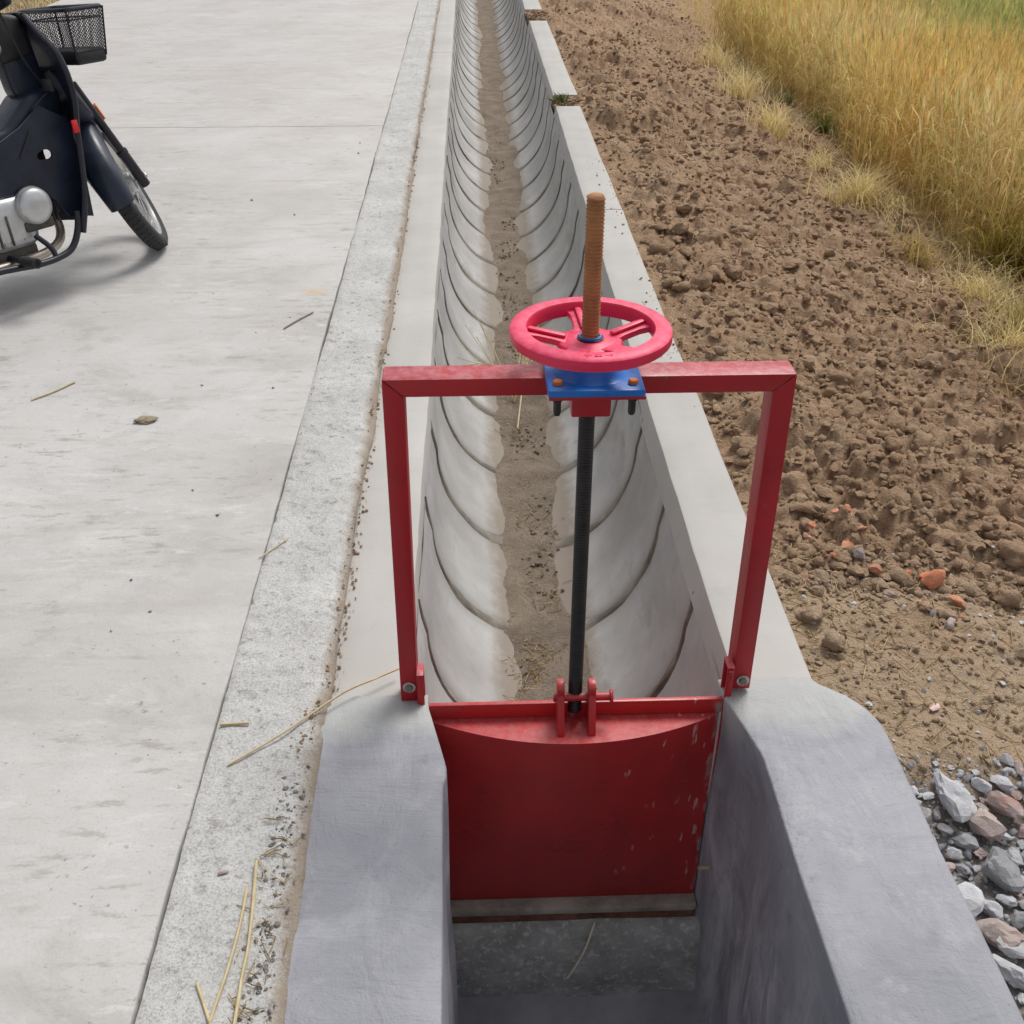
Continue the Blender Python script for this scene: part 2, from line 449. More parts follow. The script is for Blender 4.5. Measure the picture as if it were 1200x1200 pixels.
MT['chrome'] = mat_simple('chrome', (0.55, 0.54, 0.52), (0.7, 0.69, 0.67), 0.25, 0.9)
MT['engine_dark'] = mat_simple('engine_grime', (0.06, 0.055, 0.05), (0.15, 0.14, 0.125), 0.8, 0.2, 25, 0.5)
MT['exhaust'] = mat_simple('exhaust_pipe', (0.40, 0.33, 0.27), (0.62, 0.55, 0.47), 0.4, 0.7)
MT['reflector'] = mat_simple('red_reflector', (0.6, 0.02, 0.03), None, 0.3)
MT['amber'] = mat_simple('amber_reflector', (0.55, 0.16, 0.05), None, 0.35)
MT['mesh_bg'] = mat_simple('black_wire', (0.015, 0.014, 0.02), (0.04, 0.037, 0.05), 0.45)
MT['rubble_grey'] = mat_stone('grey_rubble', (0.33, 0.335, 0.355), (0.50, 0.505, 0.52), (0.40, 0.41, 0.42))
MT['rubble_red'] = mat_stone('dusty_brick_rubble', (0.35, 0.265, 0.245), (0.48, 0.41, 0.39), (0.48, 0.25, 0.185))
MT['brick'] = mat_stone('broken_brick', (0.50, 0.17, 0.085), (0.62, 0.27, 0.15), (0.40, 0.30, 0.25))
MT['pebble'] = mat_stone('pebble', (0.16, 0.15, 0.14), (0.30, 0.28, 0.26), (0.22, 0.2, 0.18))
MT['white_stone'] = mat_stone('white_pebble', (0.6, 0.55, 0.48), (0.7, 0.64, 0.56), (0.62, 0.58, 0.5))
MT['tint'] = mat_attr('plant_tint', 0.6, 0.5)
MT['straw'] = mat_simple('straw', (0.46, 0.36, 0.19), (0.62, 0.52, 0.32), 0.7, 0.0, 30)
MT['pale_straw'] = mat_simple('bleached_straw', (0.78, 0.70, 0.50), (0.86, 0.80, 0.64), 0.6, 0.0, 30)
MT['straw_grey'] = mat_simple('grey_stalk', (0.22, 0.19, 0.155), (0.33, 0.29, 0.24), 0.8, 0.0, 30)
MT['dung'] = mat_simple('dry_dirt_lump', (0.33, 0.27, 0.18), (0.46, 0.39, 0.28), 0.95, 0.0, 60, 0.8)
MT['green'] = mat_simple('weed_leaf', (0.07, 0.12, 0.035), (0.13, 0.19, 0.06), 0.7)
MT['wrap'] = mat_simple('pink_paper', (0.6, 0.34, 0.32), (0.75, 0.6, 0.55), 0.6)

# ------------------------------------------------------------------ object helpers
def tag(o, label=None, cat=None, group=None, kind=None):
    if label: o['label'] = label
    if cat: o['category'] = cat
    if group: o['group'] = group
    if kind: o['kind'] = kind
    return o

def thing(name, label, cat, loc=(0, 0, 0), group=None):
    o = bpy.data.objects.new(name, None)
    o.empty_display_size = 0.1
    COL.objects.link(o)
    o.location = loc
    return tag(o, label, cat, group)

def finish(me, mat, smooth=35):
    mats = mat if isinstance(mat, (list, tuple)) else [mat]
    for m in mats: me.materials.append(MT[m])
    if smooth:
        me.polygons.foreach_set('use_smooth', [True] * len(me.polygons))
        me.set_sharp_from_angle(angle=math.radians(smooth))
    me.update()

def obj(name, parts, mat, parent=None, smooth=35, recalc=False):
    """one mesh object from (V, F[, material index]) pieces given in world (or parent's) space"""
    V, F, MI = [], [], []
    for p in parts:
        o = len(V)
        V += [tuple(map(float, v)) for v in p[0]]
        F += [tuple(int(i) + o for i in f) for f in p[1]]
        MI += [p[2] if len(p) > 2 else 0] * len(p[1])
    me = bpy.data.meshes.new(name)
    me.from_pydata(V, [], F)
    if recalc:
        bm = bmesh.new(); bm.from_mesh(me); bmesh.ops.recalc_face_normals(bm, faces=bm.faces); bm.to_mesh(me); bm.free()
    if any(MI): me.polygons.foreach_set('material_index', MI)
    finish(me, mat, smooth)
    o = bpy.data.objects.new(name, me)
    COL.objects.link(o)
    if parent: o.parent = parent
    return o

def np_obj(name, V, F, mat, tint=None, smooth=0, parent=None):
    """big mesh from arrays; F is (n,3) or (n,4)"""
    me = bpy.data.meshes.new(name)
    n, k = F.shape
    me.vertices.add(len(V)); me.vertices.foreach_set('co', V.astype(np.float32).ravel())
    me.loops.add(n * k); me.loops.foreach_set('vertex_index', F.astype(np.int32).ravel())
    me.polygons.add(n)
    me.polygons.foreach_set('loop_start', np.arange(0, n * k, k, dtype=np.int32))
    me.update(calc_edges=True)
    if tint is not None:
        a = me.attributes.new('tint', 'FLOAT_COLOR', 'POINT')
        a.data.foreach_set('color', np.c_[tint, np.ones(len(tint))].astype(np.float32).ravel())
    me.materials.append(MT[mat])
    if smooth:
        me.polygons.foreach_set('use_smooth', np.ones(n, dtype=bool))
        if smooth < 170: me.set_sharp_from_angle(angle=math.radians(smooth))
    me.validate()
    o = bpy.data.objects.new(name, me)
    COL.objects.link(o)
    if parent: o.parent = parent
    return o

def from_bm(bm):
    bm.verts.index_update()
    r = ([v.co[:] for v in bm.verts], [[v.index for v in f.verts] for f in bm.faces])
    bm.free()
    return r

def xf(p, M):
    return ([(M @ Vector(v))[:] for v in p[0]], p[1]) + tuple(p[2:])

def move(p, x, y, z):
    return ([(v[0] + x, v[1] + y, v[2] + z) for v in p[0]], p[1]) + tuple(p[2:])

def box(x0, x1, y0, y1, z0, z1, bev=0.0, seg=2, M=None):
    bm = bmesh.new()
    vs = [bm.verts.new((x, y, z)) for x in (x0, x1) for y in (y0, y1) for z in (z0, z1)]
    for f in ((0, 1, 3, 2), (4, 6, 7, 5), (0, 4, 5, 1), (2, 3, 7, 6), (0, 2, 6, 4), (1, 5, 7, 3)):
        bm.faces.new([vs[i] for i in f])
    if bev: bmesh.ops.bevel(bm, geom=list(bm.edges), offset=bev, segments=seg, affect='EDGES', profile=0.5)
    bmesh.ops.recalc_face_normals(bm, faces=bm.faces)
    p = from_bm(bm)
    return xf(p, M) if M else p

def prism(poly, axis, a0, a1, bev=0.0, seg=2):
    """extrude polygon (2D) along axis 'x','y','z' from a0 to a1"""
    def P(u, v, a):
        return {'x': (a, u, v), 'y': (u, a, v), 'z': (u, v, a)}[axis]
    bm = bmesh.new()
    A = [bm.verts.new(P(u, v, a0)) for u, v in poly]
    B = [bm.verts.new(P(u, v, a1)) for u, v in poly]
    bm.faces.new(A); bm.faces.new(B[::-1])
    n = len(poly)
    for i in range(n): bm.faces.new([A[i], B[i], B[(i + 1) % n], A[(i + 1) % n]])
    bmesh.ops.recalc_face_normals(bm, faces=bm.faces)
    if bev: bmesh.ops.bevel(bm, geom=list(bm.edges), offset=bev, segments=seg, affect='EDGES', profile=0.5)
    bmesh.ops.recalc_face_normals(bm, faces=bm.faces)
    return from_bm(bm)

def tube(pts, r, n=8, cap=True):
    pts = [Vector(p) for p in pts]
    rs = r if isinstance(r, (list, tuple)) else [r] * len(pts)
    V, F = [], []
    up = None
    for i, p in enumerate(pts):
        d = (pts[min(i + 1, len(pts) - 1)] - pts[max(i - 1, 0)]).normalized()
        if up is None:
            up = Vector((0, 0, 1)) if abs(d.z) < 0.9 else Vector((1, 0, 0))
        a = d.cross(up).normalized()
        up = a.cross(d).normalized()
        for k in range(n):
            t = 2 * math.pi * k / n
            V.append((p + (a * math.cos(t) + up * math.sin(t)) * rs[i])[:])
    for i in range(len(pts) - 1):
        for k in range(n):
            F.append((i * n + k, i * n + (k + 1) % n, (i + 1) * n + (k + 1) % n, (i + 1) * n + k))
    if cap:
        F.append(tuple(range(n))[::-1]); F.append(tuple(range((len(pts) - 1) * n, len(pts) * n)))
    return V, F

def smooth_path(pts, k=6):
    P = [np.array(p, float) for p in pts]
    P = [2 * P[0] - P[1]] + P + [2 * P[-1] - P[-2]]
    out = []
    for i in range(1, len(P) - 2):
        for j in range(k):
            t = j / k
            out.append(tuple(0.5 * ((2 * P[i]) + (P[i + 1] - P[i - 1]) * t + (2 * P[i - 1] - 5 * P[i] + 4 * P[i + 1] - P[i + 2]) * t * t + (3 * P[i] - P[i - 1] - 3 * P[i + 1] + P[i + 2]) * t ** 3)))
    out.append(tuple(P[-2]))
    return out

def lathe(prof, n=32, c=(0, 0, 0), axis='z', closed=False):
    """prof: (r, h) list, revolved around axis through c; closed joins last to first profile point"""
    V, F = [], []
    m = len(prof)
    for k in range(n):
        t = 2 * math.pi * k / n
        for r, h in prof:
            u, v = r * math.cos(t), r * math.sin(t)
            p = {'z': (u, v, h), 'y': (u, h, -v), 'x': (h, u, v)}[axis]
            V.append((p[0] + c[0], p[1] + c[1], p[2] + c[2]))
    for k in range(n):
        for i in range(m if closed else m - 1):
            j = (i + 1) % m
            F.append((k * m + i, ((k + 1) % n) * m + i, ((k + 1) % n) * m + j, k * m + j))
    if not closed:
        if prof[0][0] > 1e-6: F.append(tuple(k * m for k in range(n))[::-1])
        if prof[-1][0] > 1e-6: F.append(tuple(k * m + m - 1 for k in range(n)))
    return V, F

def hexbolt(c, r, h, axis='y', sign=1):
    prof = [(r, 0), (r, h * 0.8), (r * 0.8, h)]
    V, F = lathe(prof, 6, (0, 0, 0), axis)
    if sign < 0:
        k = {'x': 0, 'y': 1, 'z': 2}[axis]
        V = [tuple(-q if i == k else q for i, q in enumerate(v)) for v in V]
    return [(v[0] + c[0], v[1] + c[1], v[2] + c[2]) for v in V], F

def grid_faces(nr, nc):
    i = np.arange(nr - 1)[:, None] * nc + np.arange(nc - 1)[None, :]
    return np.stack([i, i + 1, i + nc + 1, i + nc], -1).reshape(-1, 4)

def hull_stone(sx, sy, sz, n=16, rnd=random):
    bm = bmesh.new()
    for _ in range(n):
        v = Vector((rnd.gauss(0, 1), rnd.gauss(0, 1), rnd.gauss(0, 1))).normalized()
        k = rnd.uniform(0.78, 1.12)
        bm.verts.new((v.x * sx * k, v.y * sy * k, v.z * sz * k))
    r = bmesh.ops.convex_hull(bm, input=list(bm.verts))
    bmesh.ops.delete(bm, geom=[g for g in r['geom_interior'] if isinstance(g, bmesh.types.BMVert)], context='VERTS')
    e = [x for x in bm.edges]
    bmesh.ops.bevel(bm, geom=e, offset=min(sx, sy, sz) * 0.13, segments=1, affect='EDGES', profile=0.6)
    bmesh.ops.triangulate(bm, faces=bm.faces)
    bmesh.ops.recalc_face_normals(bm, faces=bm.faces)
    return from_bm(bm)

def clod(sub, seed, rough=0.32):
    bm = bmesh.new()
    bmesh.ops.create_icosphere(bm, subdivisions=sub, radius=1)
    V = np.array([v.co[:] for v in bm.verts])
    F = np.array([[v.index for v in f.verts] for f in bm.faces])
    bm.free()
    d = 1 + rough * fbm(V[:, 0] * 1.3 + seed * 5.1, V[:, 1] * 1.3, V[:, 2] * 1.3 - seed * 3.3, 4, 0.6)
    V = V * d[:, None] * np.array([1, 0.85, 0.66])
    return V, F

# ================================================================== SETTING
ZR = 0.03                                    # road and kerb strip stand 3 cm above the channel lip
XJ, XK = -0.522, -0.316                      # road joint, kerb edge

# ---- ground sheet (with an opening for the channel and chamber)
def ground():
    zl, zr = -0.12, -0.46
    V = [(-600, -600, zl), (-0.42, -600, zl), (-0.42, 600, zl), (-600, 600, zl),
         (0.76, -600, zr), (600, -600, zr), (600, 600, zr), (0.76, 600, zr),
         (-0.42, -0.7, zl), (0.76, -0.7, zr), (-0.42, 60, zl), (0.76, 60, zr)]
    F = [(0, 1, 8, 10, 2, 3), (4, 5, 6, 7, 11, 9), (1, 4, 9, 8), (10, 11, 7, 2)]
    tag(obj('ground', [(V, F)], 'field', smooth=0), kind='structure')
ground()

# ---- road: base course with concrete slabs on it
rb = tag(obj('road', [box(-4.12, XJ + 0.02, -5, 60, -0.11, 0.0)], 'joint_dirt', smooth=0), kind='structure')
def slab(y0, y1):
    n = max(2, int((y1 - y0) / 0.05))
    ys = np.linspace(y0, y1, n)
    xe = XJ - 0.0015 + 0.003 * fbm(ys * 2, ys * 0, 0, 4) + 0.0025 * vnoise(ys * 19, 0.5)
    b = 0.004
    rows = []
    for x_, z_ in ((-4.1, 0.0), (-4.1, ZR), (-3, ZR), (-1.6, ZR)):
        rows.append(np.c_[np.full(n, x_), ys, np.full(n, z_)])
    rows.append(np.c_[xe - b, ys, np.full(n, ZR)])
    rows.append(np.c_[xe - b * .3, ys, np.full(n, ZR - b * .35)])
    rows.append(np.c_[xe, ys, np.full(n, ZR - b)])
    rows.append(np.c_[xe, ys, np.full(n, 0.0)])
    V = np.concatenate(rows)
    F = grid_faces(len(rows), n)[:, ::-1]
    ends = [tuple(i * n for i in range(len(rows))), tuple(i * n + n - 1 for i in range(len(rows)))[::-1]]
    obj('road_slab', [(V, [tuple(f) for f in F] + ends)], 'road', rb, smooth=40)
for a, b in ((-5, 6.45), (6.457, 12.0), (12.008, 17.5), (17.508, 60)): slab(a, b)

# ---- rough kerb strip between road and channel
def kerb():
    ys = np.concatenate([np.arange(-0.6, 3.2, 0.009), np.arange(3.2, 8, 0.02), np.arange(8, 60, 0.25)])
    n = len(ys)
    u = np.linspace(0, 1, 22)
    xl = XJ + 0.002 + 0.003 * fbm(ys * 2 + 40, ys * 0, 0, 4)
    xr = XK + 0.010 * fbm(ys * 2.2 + 9, ys * 0 + 2, 0, 5, 0.6)
    rows = [np.c_[xl, ys, np.full(n, -0.02)]]
    for k in u:
        x = xl * (1 - k) + xr * k
        z = ZR + 0.0022 * fbm(x * 45, ys * 45, 0, 3, 0.6) - 0.006 * np.clip(vnoise(x * 28 + 3, ys * 28) - 0.55, 0, 1) * 2.2
        z = z - 0.012 * np.clip((k - 0.86) / 0.14, 0, 1) ** 2 * (1 + 0.5 * vnoise(ys * 9, 0.3)) - 0.004 * (k == 0)
        rows.append(np.c_[x, ys, z])
    rows.append(np.c_[xr + 0.004, ys, np.full(n, 0.010) + 0.004 * vnoise(ys * 30, 3.0)])
    rows.append(np.c_[xr + 0.006, ys, np.full(n, -0.06)])
    V = np.concatenate(rows)
    o = np_obj('kerb', V, grid_faces(len(rows), n)[:, ::-1], 'kerb', smooth=60)
    tag(o, kind='structure')
kerb()

# ---- verge of dry grass on the far side of the road comes with the plants

# ---- soil bank on the right
def lumps(x, y, f, seed, dens=0.8):
    """rounded clods: the upper envelope of randomly sized domes, one per cell"""
    x = x * f; y = y * f
    wx = x + 0.35 * vnoise(x * 1.7, y * 1.7, seed); wy = y + 0.35 * vnoise(x * 1.7 + 9, y * 1.7, seed + 4)
    xi = np.floor(wx).astype(np.int64); yi = np.floor(wy).astype(np.int64)
    best = np.zeros(np.broadcast(wx, wy).shape)
    for a in (-1, 0, 1):
        for b in (-1, 0, 1):
            cx, cy = xi + a, yi + b
            h1, h2, h3, h4 = (_hash(cx, cy, seed * 10 + q) for q in (1, 2, 3, 4))
            r = (0.28 + 0.5 * h3 ** 1.5) * (h4 < dens)
            d2 = ((wx - cx - h1) ** 2 + (wy - cy - h2) ** 2) / np.maximum(r, 1e-3) ** 2
            best = np.maximum(best, r * np.sqrt(np.clip(1 - d2, 0, 1)))
    return best / f
def soil_h(x, y):
    x, y = np.broadcast_arrays(np.asarray(x, float), np.asarray(y, float))
    base = -0.045 - 0.30 * sstep(0.75, 2.7, x) - 0.06 * sstep(2.2, 3.0, x)
    rough = 0.30 + 0.70 * sstep(1.98, 2.2, y + 0.12 * vnoise(x * 2, y * 2))
    fade = 1 - 0.70 * sstep(2.1, 2.8, x)
    edge = 0.35 + 0.65 * sstep(0.68, 0.82, x)
    r1 = fbm(x * 2.2, y * 2.2, 1.5, 4) * 0.055
    patch = 0.5 + 0.5 * sstep(-0.25, 0.35, vnoise(x * 1.6 + 3, y * 1.6))
    L = lumps(x, y, 6, 1, .5) * .50 * patch + lumps(x, y, 12, 2, .65) * .60 * patch + lumps(x, y, 25, 3, .75) * .70 + lumps(x, y, 52, 4, .8) * .65
    r4 = fbm(x * 28, y * 28, 2.0, 3) * 0.006
    pit = -0.08 * sstep(1.5, 1.25, y) * sstep(0.7, 0.85, x)
    return base + pit + (r1 + L + r4) * edge * rough * fade
def soil():
    ys = [-0.7]
    while ys[-1] < 60:
        y = ys[-1]
        ys.append(y + (0.05 if y < 0.8 else 0.009 if y < 2.6 else 0.0035 * y if y < 13 else 0.03 * y))
    ys = np.array(ys)
    xs = np.concatenate([np.arange(0.64, 2.3, 0.0092), np.arange(2.3, 3.2, 0.025), np.geomspace(3.2, 30, 30)])
    X, Y = np.meshgrid(xs, ys)
    # widen the columns with distance is not needed: the frame narrows on the bank
    Z = soil_h(X, Y)
    V = np.stack([X, Y, Z], -1).reshape(-1, 3)
    o = np_obj('soil', V, grid_faces(len(ys), len(xs)), 'soil', smooth=179)
    tag(o, kind='structure')
soil()

# ---- chamber in front of the gate: floor, end wall, sill
tag(obj('chamber_floor', [box(-0.4, 0.86, -0.7, 1.72, -1.05, -0.90)], 'floor', smooth=0), kind='structure')
def sill():
    xs = np.linspace(-0.14, 0.56, 60)
    prof = [(1.548, -0.93), (1.55, -0.82), (1.553, -0.72), (1.558, -0.675), (1.572, -0.662), (1.62, -0.658), (1.75, -0.655)]
    rows = []
    for i, (y, z) in enumerate(prof):
        rows.append(np.c_[xs, y + 0.006 * fbm(xs * 9, xs * 0 + i, 0, 3) - 0.004, z + 0.006 * fbm(xs * 7 + 5, xs * 0 + i * .6, 0, 3)])
    o = np_obj('chamber_sill', np.concatenate(rows), grid_faces(len(rows), len(xs)), 'damp', smooth=60)
    tag(o, kind='structure')
sill()

# ================================================================== WING WALLS
def wing(name, label, inner, outer, ys, side, top_end):
    """lofted wall: inner(y), outer(y) x positions; side=+1 when outer is to the right"""
    t = thing(name, label, 'wall', (0.5 * (inner(1.0) + outer(1.0)), 1.0, -0.9))
    sec = []
    for y in ys:
        xi, xo = float(inner(y)), float(outer(y))
        zt = 0.012 + 0.0025 * float(fbm(y * 4, side, 0, 3)) - 0.006 * float(sstep(top_end - 0.05, top_end, y))
        r = 0.006
        s = side
        row = [(xi - 0.006 * s * float(fbm(y * 5, q * 3, 1, 3)) * (1 if q < 0 else 0), y, q) for q in (-0.95, -0.75, -0.55, -0.38, -0.22, -0.1)]
        row += [(xi, y, zt - r), (xi + s * r * .08, y, zt - r * .6), (xi + s * r * .3, y, zt - r * .27), (xi + s * r * .7, y, zt - r * .05)]
        for k in np.linspace(0.12, 0.88, 9):
            x = xi * (1 - k) + xo * k
            row.append((x, y, zt + 0.002 * float(fbm(x * 14, y * 9, 2, 3))))
        r2 = 0.010
        row += [(xo - s * r2 * .8, y, zt - r2 * .04), (xo - s * r2 * .35, y, zt - r2 * .25), (xo - s * r2 * .05, y, zt - r2 * .75), (xo + s * 0.0, y, zt - r2 * 1.2)]
        row += [(xo, y, -0.3), (xo, y, -0.95)]
        sec.append(row)
    nr, nc = len(sec), len(sec[0])
    V = [p for r in sec for p in r]
    F = grid_faces(nr, nc)
    if side < 0: F = F[:, ::-1]
    F = [tuple(f) for f in F] + [tuple(range(nc)), tuple((nr - 1) * nc + i for i in range(nc))[::-1]]
    obj('mortar_body', [([(v[0] - t.location.x, v[1] - 1.0, v[2] + 0.9) for v in V], F)], 'wing', t, smooth=45, recalc=True)
    return t
def li(y): return -0.073 + 0.006 * fbm(y * 2.1, 3.0, 0, 3) * (y < 1.4) - 0.040 * np.clip((y - 1.43) / 0.17, 0, 1)
def lo(y): return -0.345 + 0.006 * fbm(y * 2.3, 7.0, 0, 3) + 0.03 * sstep(1.50, 1.62, y) ** 2 + 0.05 * sstep(1.59, 1.635, y) ** 2
def ri(y): return 0.530 - 0.006 * sstep(0.9, 1.4, y) + 0.003 * fbm(y * 2.1, 13.0, 0, 3) - 0.040 * np.clip((y - 1.435) / 0.165, 0, 1)
def ro(y): return 0.788 + 0.006 * fbm(y * 2.3, 17.0, 0, 3) - 0.05 * sstep(1.46, 1.62, y) ** 2 - 0.055 * sstep(1.58, 1.66, y)
ysl = np.concatenate([np.linspace(-0.6, 0.7, 14), np.linspace(0.74, 1.635, 44)])
ysr = np.concatenate([np.linspace(-0.6, 0.7, 14), np.linspace(0.74, 1.66, 44)])
wing('wing_wall', 'grey mortar wing wall of the sluice chamber on the side next to the concrete road', li, lo, ysl, -1, 1.635)
wing('wing_wall', 'grey mortar wing wall of the sluice chamber on the side next to the rubble and soil', ri, ro, ysr, 1, 1.66)

# ================================================================== IRRIGATION CHANNEL
XC = 0.18
CH = thing('irrigation_channel', 'long straight U shaped concrete irrigation channel running away behind the red gate', 'channel', (XC, 1.65, -0.55))
def uprof(n=30, off=0.0):
    p = [(XC - 0.331 + off, -0.052), (XC - 0.325 + off, -0.10)]
    for a in np.linspace(0, math.pi, n):
        p.append((XC - (0.315 - off) * math.cos(a), -0.15 - (0.385 - off) * math.sin(a)))
    p += [(XC + 0.325 - off, -0.10), (XC + 0.331 - off, -0.052)]
    return p
SEG, Y0S = 0.452, 2.035
def rel(p):
    return [(v[0] - XC, v[1] - 1.65, v[2] + 0.55) for v in p]
def segment_mesh(L, seed):
    P = uprof()
    ys = [0, 0.008, 0.03, L * .5, L - 0.03, L - 0.008, L]
    off = [0.007, 0.002, 0, 0, 0, 0.002, 0.007]            # ends are rounded off into the joints
    V = []
    for y, o in zip(ys, off):
        for i, (x, z) in enumerate(P):
            nx, nz = x - XC, z + 0.15 if z < -0.15 else 0
            l = math.hypot(nx, nz) or 1
            k = o + 0.0025 * float(vnoise(i * .35 + seed * 9, y * 4, seed))
            V.append((x + nx / l * k, y, z + nz / l * k))
    return V, [tuple(f) for f in grid_faces(len(ys), len(P))]
def mortar_mesh(seed):
    P = uprof(30, 0.0015)
    m = len(P)
    V = []
    rows = 5
    for r in range(rows):
        for i, (x, z) in enumerate(P):
            dep = min(1, max(0, (-z - 0.05) / 0.45))
            wdt = 0.006 + 0.022 * dep ** 1.5 + (0.003 + .008 * dep) * float(vnoise(i * .5, seed * 7.0)) + 0.003 * dep * float(vnoise(i * 1.7, seed * 3.0, 5))
            y = (r / (rows - 1) - .5) * 2 * max(0.0025, wdt) + 0.007 * float(vnoise(i * .3, seed * 13.0, 2))
            nx, nz = x - XC, z + 0.15 if z < -0.15 else 0
            l = math.hypot(nx, nz) or 1
            proud = (0.0005 + .002 * dep if 0 < r < rows - 1 else -0.012) + 0.002 * float(vnoise(i * .9, r * 1.3, seed))
            V.append((x - nx / l * proud, y, z - nz / l * proud))
    return V, [tuple(f) for f in grid_faces(rows, m)]
def shared(name, p, mat, smooth=40):
    me = bpy.data.meshes.new(name)
    me.from_pydata([tuple(map(float, v)) for v in p[0]], [], p[1])
    finish(me, mat, smooth)
    return me
def child(name, me, parent, loc, rot=(0, 0, 0), scale=(1, 1, 1)):
    o = bpy.data.objects.new(name, me)
    COL.objects.link(o)
    o.parent = parent; o.location = loc; o.rotation_euler = rot; o.scale = scale
    return o
seg_me = [shared('channel_segment', segment_mesh(SEG - 0.012, i), 'channel', 50) for i in range(6)]
jo_me = [shared('mortar_joint', mortar_mesh(i), 'joint', 60) for i in range(6)]
obj('channel_segment', [move(segment_mesh(Y0S - 1.615 - 0.006, 3), -XC, 1.615 - 1.65, 0.55)], 'channel', CH, 50)
for k in range(90):
    y = Y0S + SEG * k + random.uniform(-0.012, 0.012) * (k < 40)
    child('channel_segment', seg_me[k % 6], CH, (-XC, Y0S + SEG * k + 0.006 - 1.65, 0.55 + random.uniform(-.002, .002)))
    child('mortar_joint', jo_me[(k * 5 + 1) % 6], CH, (-XC, Y0S + SEG * k - 1.65, 0.55), (0, 0, random.uniform(-0.03, 0.03)))

def coping(y0, y1, xin, xout, slope, zt=0.0):
    ys = np.arange(y0, y1, 0.06); ys = np.append(ys, y1); n = len(ys)
    s = 1 if xout > xin else -1
    wob = 0.003 * fbm(ys * 2, ys * 0 + xin * 9, 0, 4) + 0.002 * vnoise(ys * 15, 1.0 + xin)
    wob2 = 0.004 * fbm(ys * 2 + 30, ys * 0 + xin * 5, 0, 4)
    zz = zt + 0.002 * fbm(ys * 1.5, ys * 0 + xout, 0, 3)
    rows = []
    for (dx, z) in ((-s * slope, -0.075), (0, -0.007), (s * .002, -0.002), (s * .007, 0.0)):
        rows.append(np.c_[xin + dx + wob, ys, zz + z])
    for k in (0.3, 0.6):
        rows.append(np.c_[xin * (1 - k) + xout * k + 0 * ys, ys, zz + 0.0012 * vnoise(ys * 8, k * 9)])
    for (dx, z) in ((-s * .010, 0.0), (-s * .003, -0.003), (0, -0.010), (0, -0.12)):
        rows.append(np.c_[xout + dx + wob2, ys, zz + z])
    V = np.concatenate(rows); F = [tuple(f) for f in grid_faces(len(rows), n)]
    F += [tuple(i * n for i in range(len(rows))), tuple(i * n + n - 1 for i in range(len(rows)))[::-1]]
    obj('coping', [(rel(V), F)], 'coping', CH, 45, recalc=True)
coping(1.60, 9.0, -0.155, -0.322, 0.006)
coping(9.008, 42.0, -0.155, -0.322, 0.006)
coping(1.60, 4.9, 0.522, 0.688, 0.016)
coping(4.908, 7.07, 0.522, 0.686, 0.016)
coping(7.37, 10.55, 0.526, 0.69, 0.016, 0.006)
coping(11.3, 20, 0.522, 0.69, 0.016)
coping(20.01, 42, 0.522, 0.69, 0.016)

# silt lying along the bottom
def mid_off(y): return 1.2 * vnoise(y * 1.4, 2.0)
def silt():
    ys = np.concatenate([np.arange(1.62, 4, 0.012), np.arange(4, 12, 0.03), np.arange(12, 42, 0.3)])
    xs = np.linspace(XC - 0.20, XC + 0.20, 54)
    X, Y = np.meshgrid(xs, ys)
    jd = np.abs((Y - Y0S + SEG * .5) % SEG - SEG * .5)                 # distance to the nearest joint
    lev = -0.5185 + 0.009 * np.exp(-(jd / 0.055) ** 2) + 0.010 * fbm(X * 4, Y * 3, 0, 3) + 0.0025 * fbm(X * 22, Y * 22, 3, 3, .6)
    lev = lev + 0.10 * (mid_off(Y) * (X - XC)) + 0.004 * sstep(2.2, 1.7, Y)
    lump = 0.03 * np.clip(vnoise(X * 9, Y * 7, 8) - 0.45, 0, 1)
    Z = lev + lump * (np.abs(X - XC) < .1)
    V = np.stack([X, Y, Z], -1).reshape(-1, 3)
    tag(np_obj('silt', V, grid_faces(len(ys), len(xs)), 'silt', smooth=179), kind='stuff')
    return lambda x, y: float(-0.15 - 0.385 * math.sqrt(1 - ((x - XC) / 0.315) ** 2) + 0.038)
silt_z = silt()

# ================================================================== SLUICE GATE
GX, GY = 0.183, 1.602
G = thing('sluice_gate', 'red steel sluice gate with screw stem and pink red handwheel closing the channel', 'sluice gate', (GX, GY, 0))
def gobj(name, parts, mat, parent=G, smooth=35, recalc=False):
    o = obj(name, [move(p, -GX, -GY, 0) for p in parts], mat, None, smooth, recalc)
    o.parent = parent
    return o
FY0, FY1 = 1.614, 1.670
xl0, xl1, xr0, xr1 = -0.161, -0.125, 0.499, 0.537
zt, zb = 0.725, 0.692
gobj('crossbeam', [prism([(xl0 + 0.0006, zt), (xl1 + .0006, zb), (xr0 - .0006, zb), (xr1 - 0.0006, zt)], 'y', FY0, FY1, 0.0025)], 'frame_red')
def post(x0t, x1t, x0b, x1b, mir, zfoot):
    if mir: poly = [(x0b, zfoot), (x1b, zfoot), (x1t, zt - 0.0012), (x0t, zb - 0.0012)]
    else: poly = [(x0b, zfoot), (x1b, zfoot), (x1t, zb - 0.0012), (x0t, zt - 0.0012)]
    return prism(poly, 'y', FY0 + 0.0008, FY1 - 0.0008, 0.0025)
p1 = gobj('post', [post(xl0, xl1, -0.168, -0.134, False, -0.003)], 'frame_red')
p2 = gobj('post', [post(xr0, xr1, 0.503, 0.541, True, 0.020)], 'frame_red')
for px, pz, par in ((-0.150, 0.047, p1), (0.524, 0.044, p2)):
    gobj('washer', [lathe([(0.013, 0), (0.013, -0.0025), (0.006, -0.003)], 18, (px, FY0 + 0.0006, pz), 'y')], 'steel', par)
    gobj('bolt_head', [hexbolt((px, FY0 - 0.0018, pz), 0.0085, 0.006, 'y', -1)], 'muddy', par, 20)
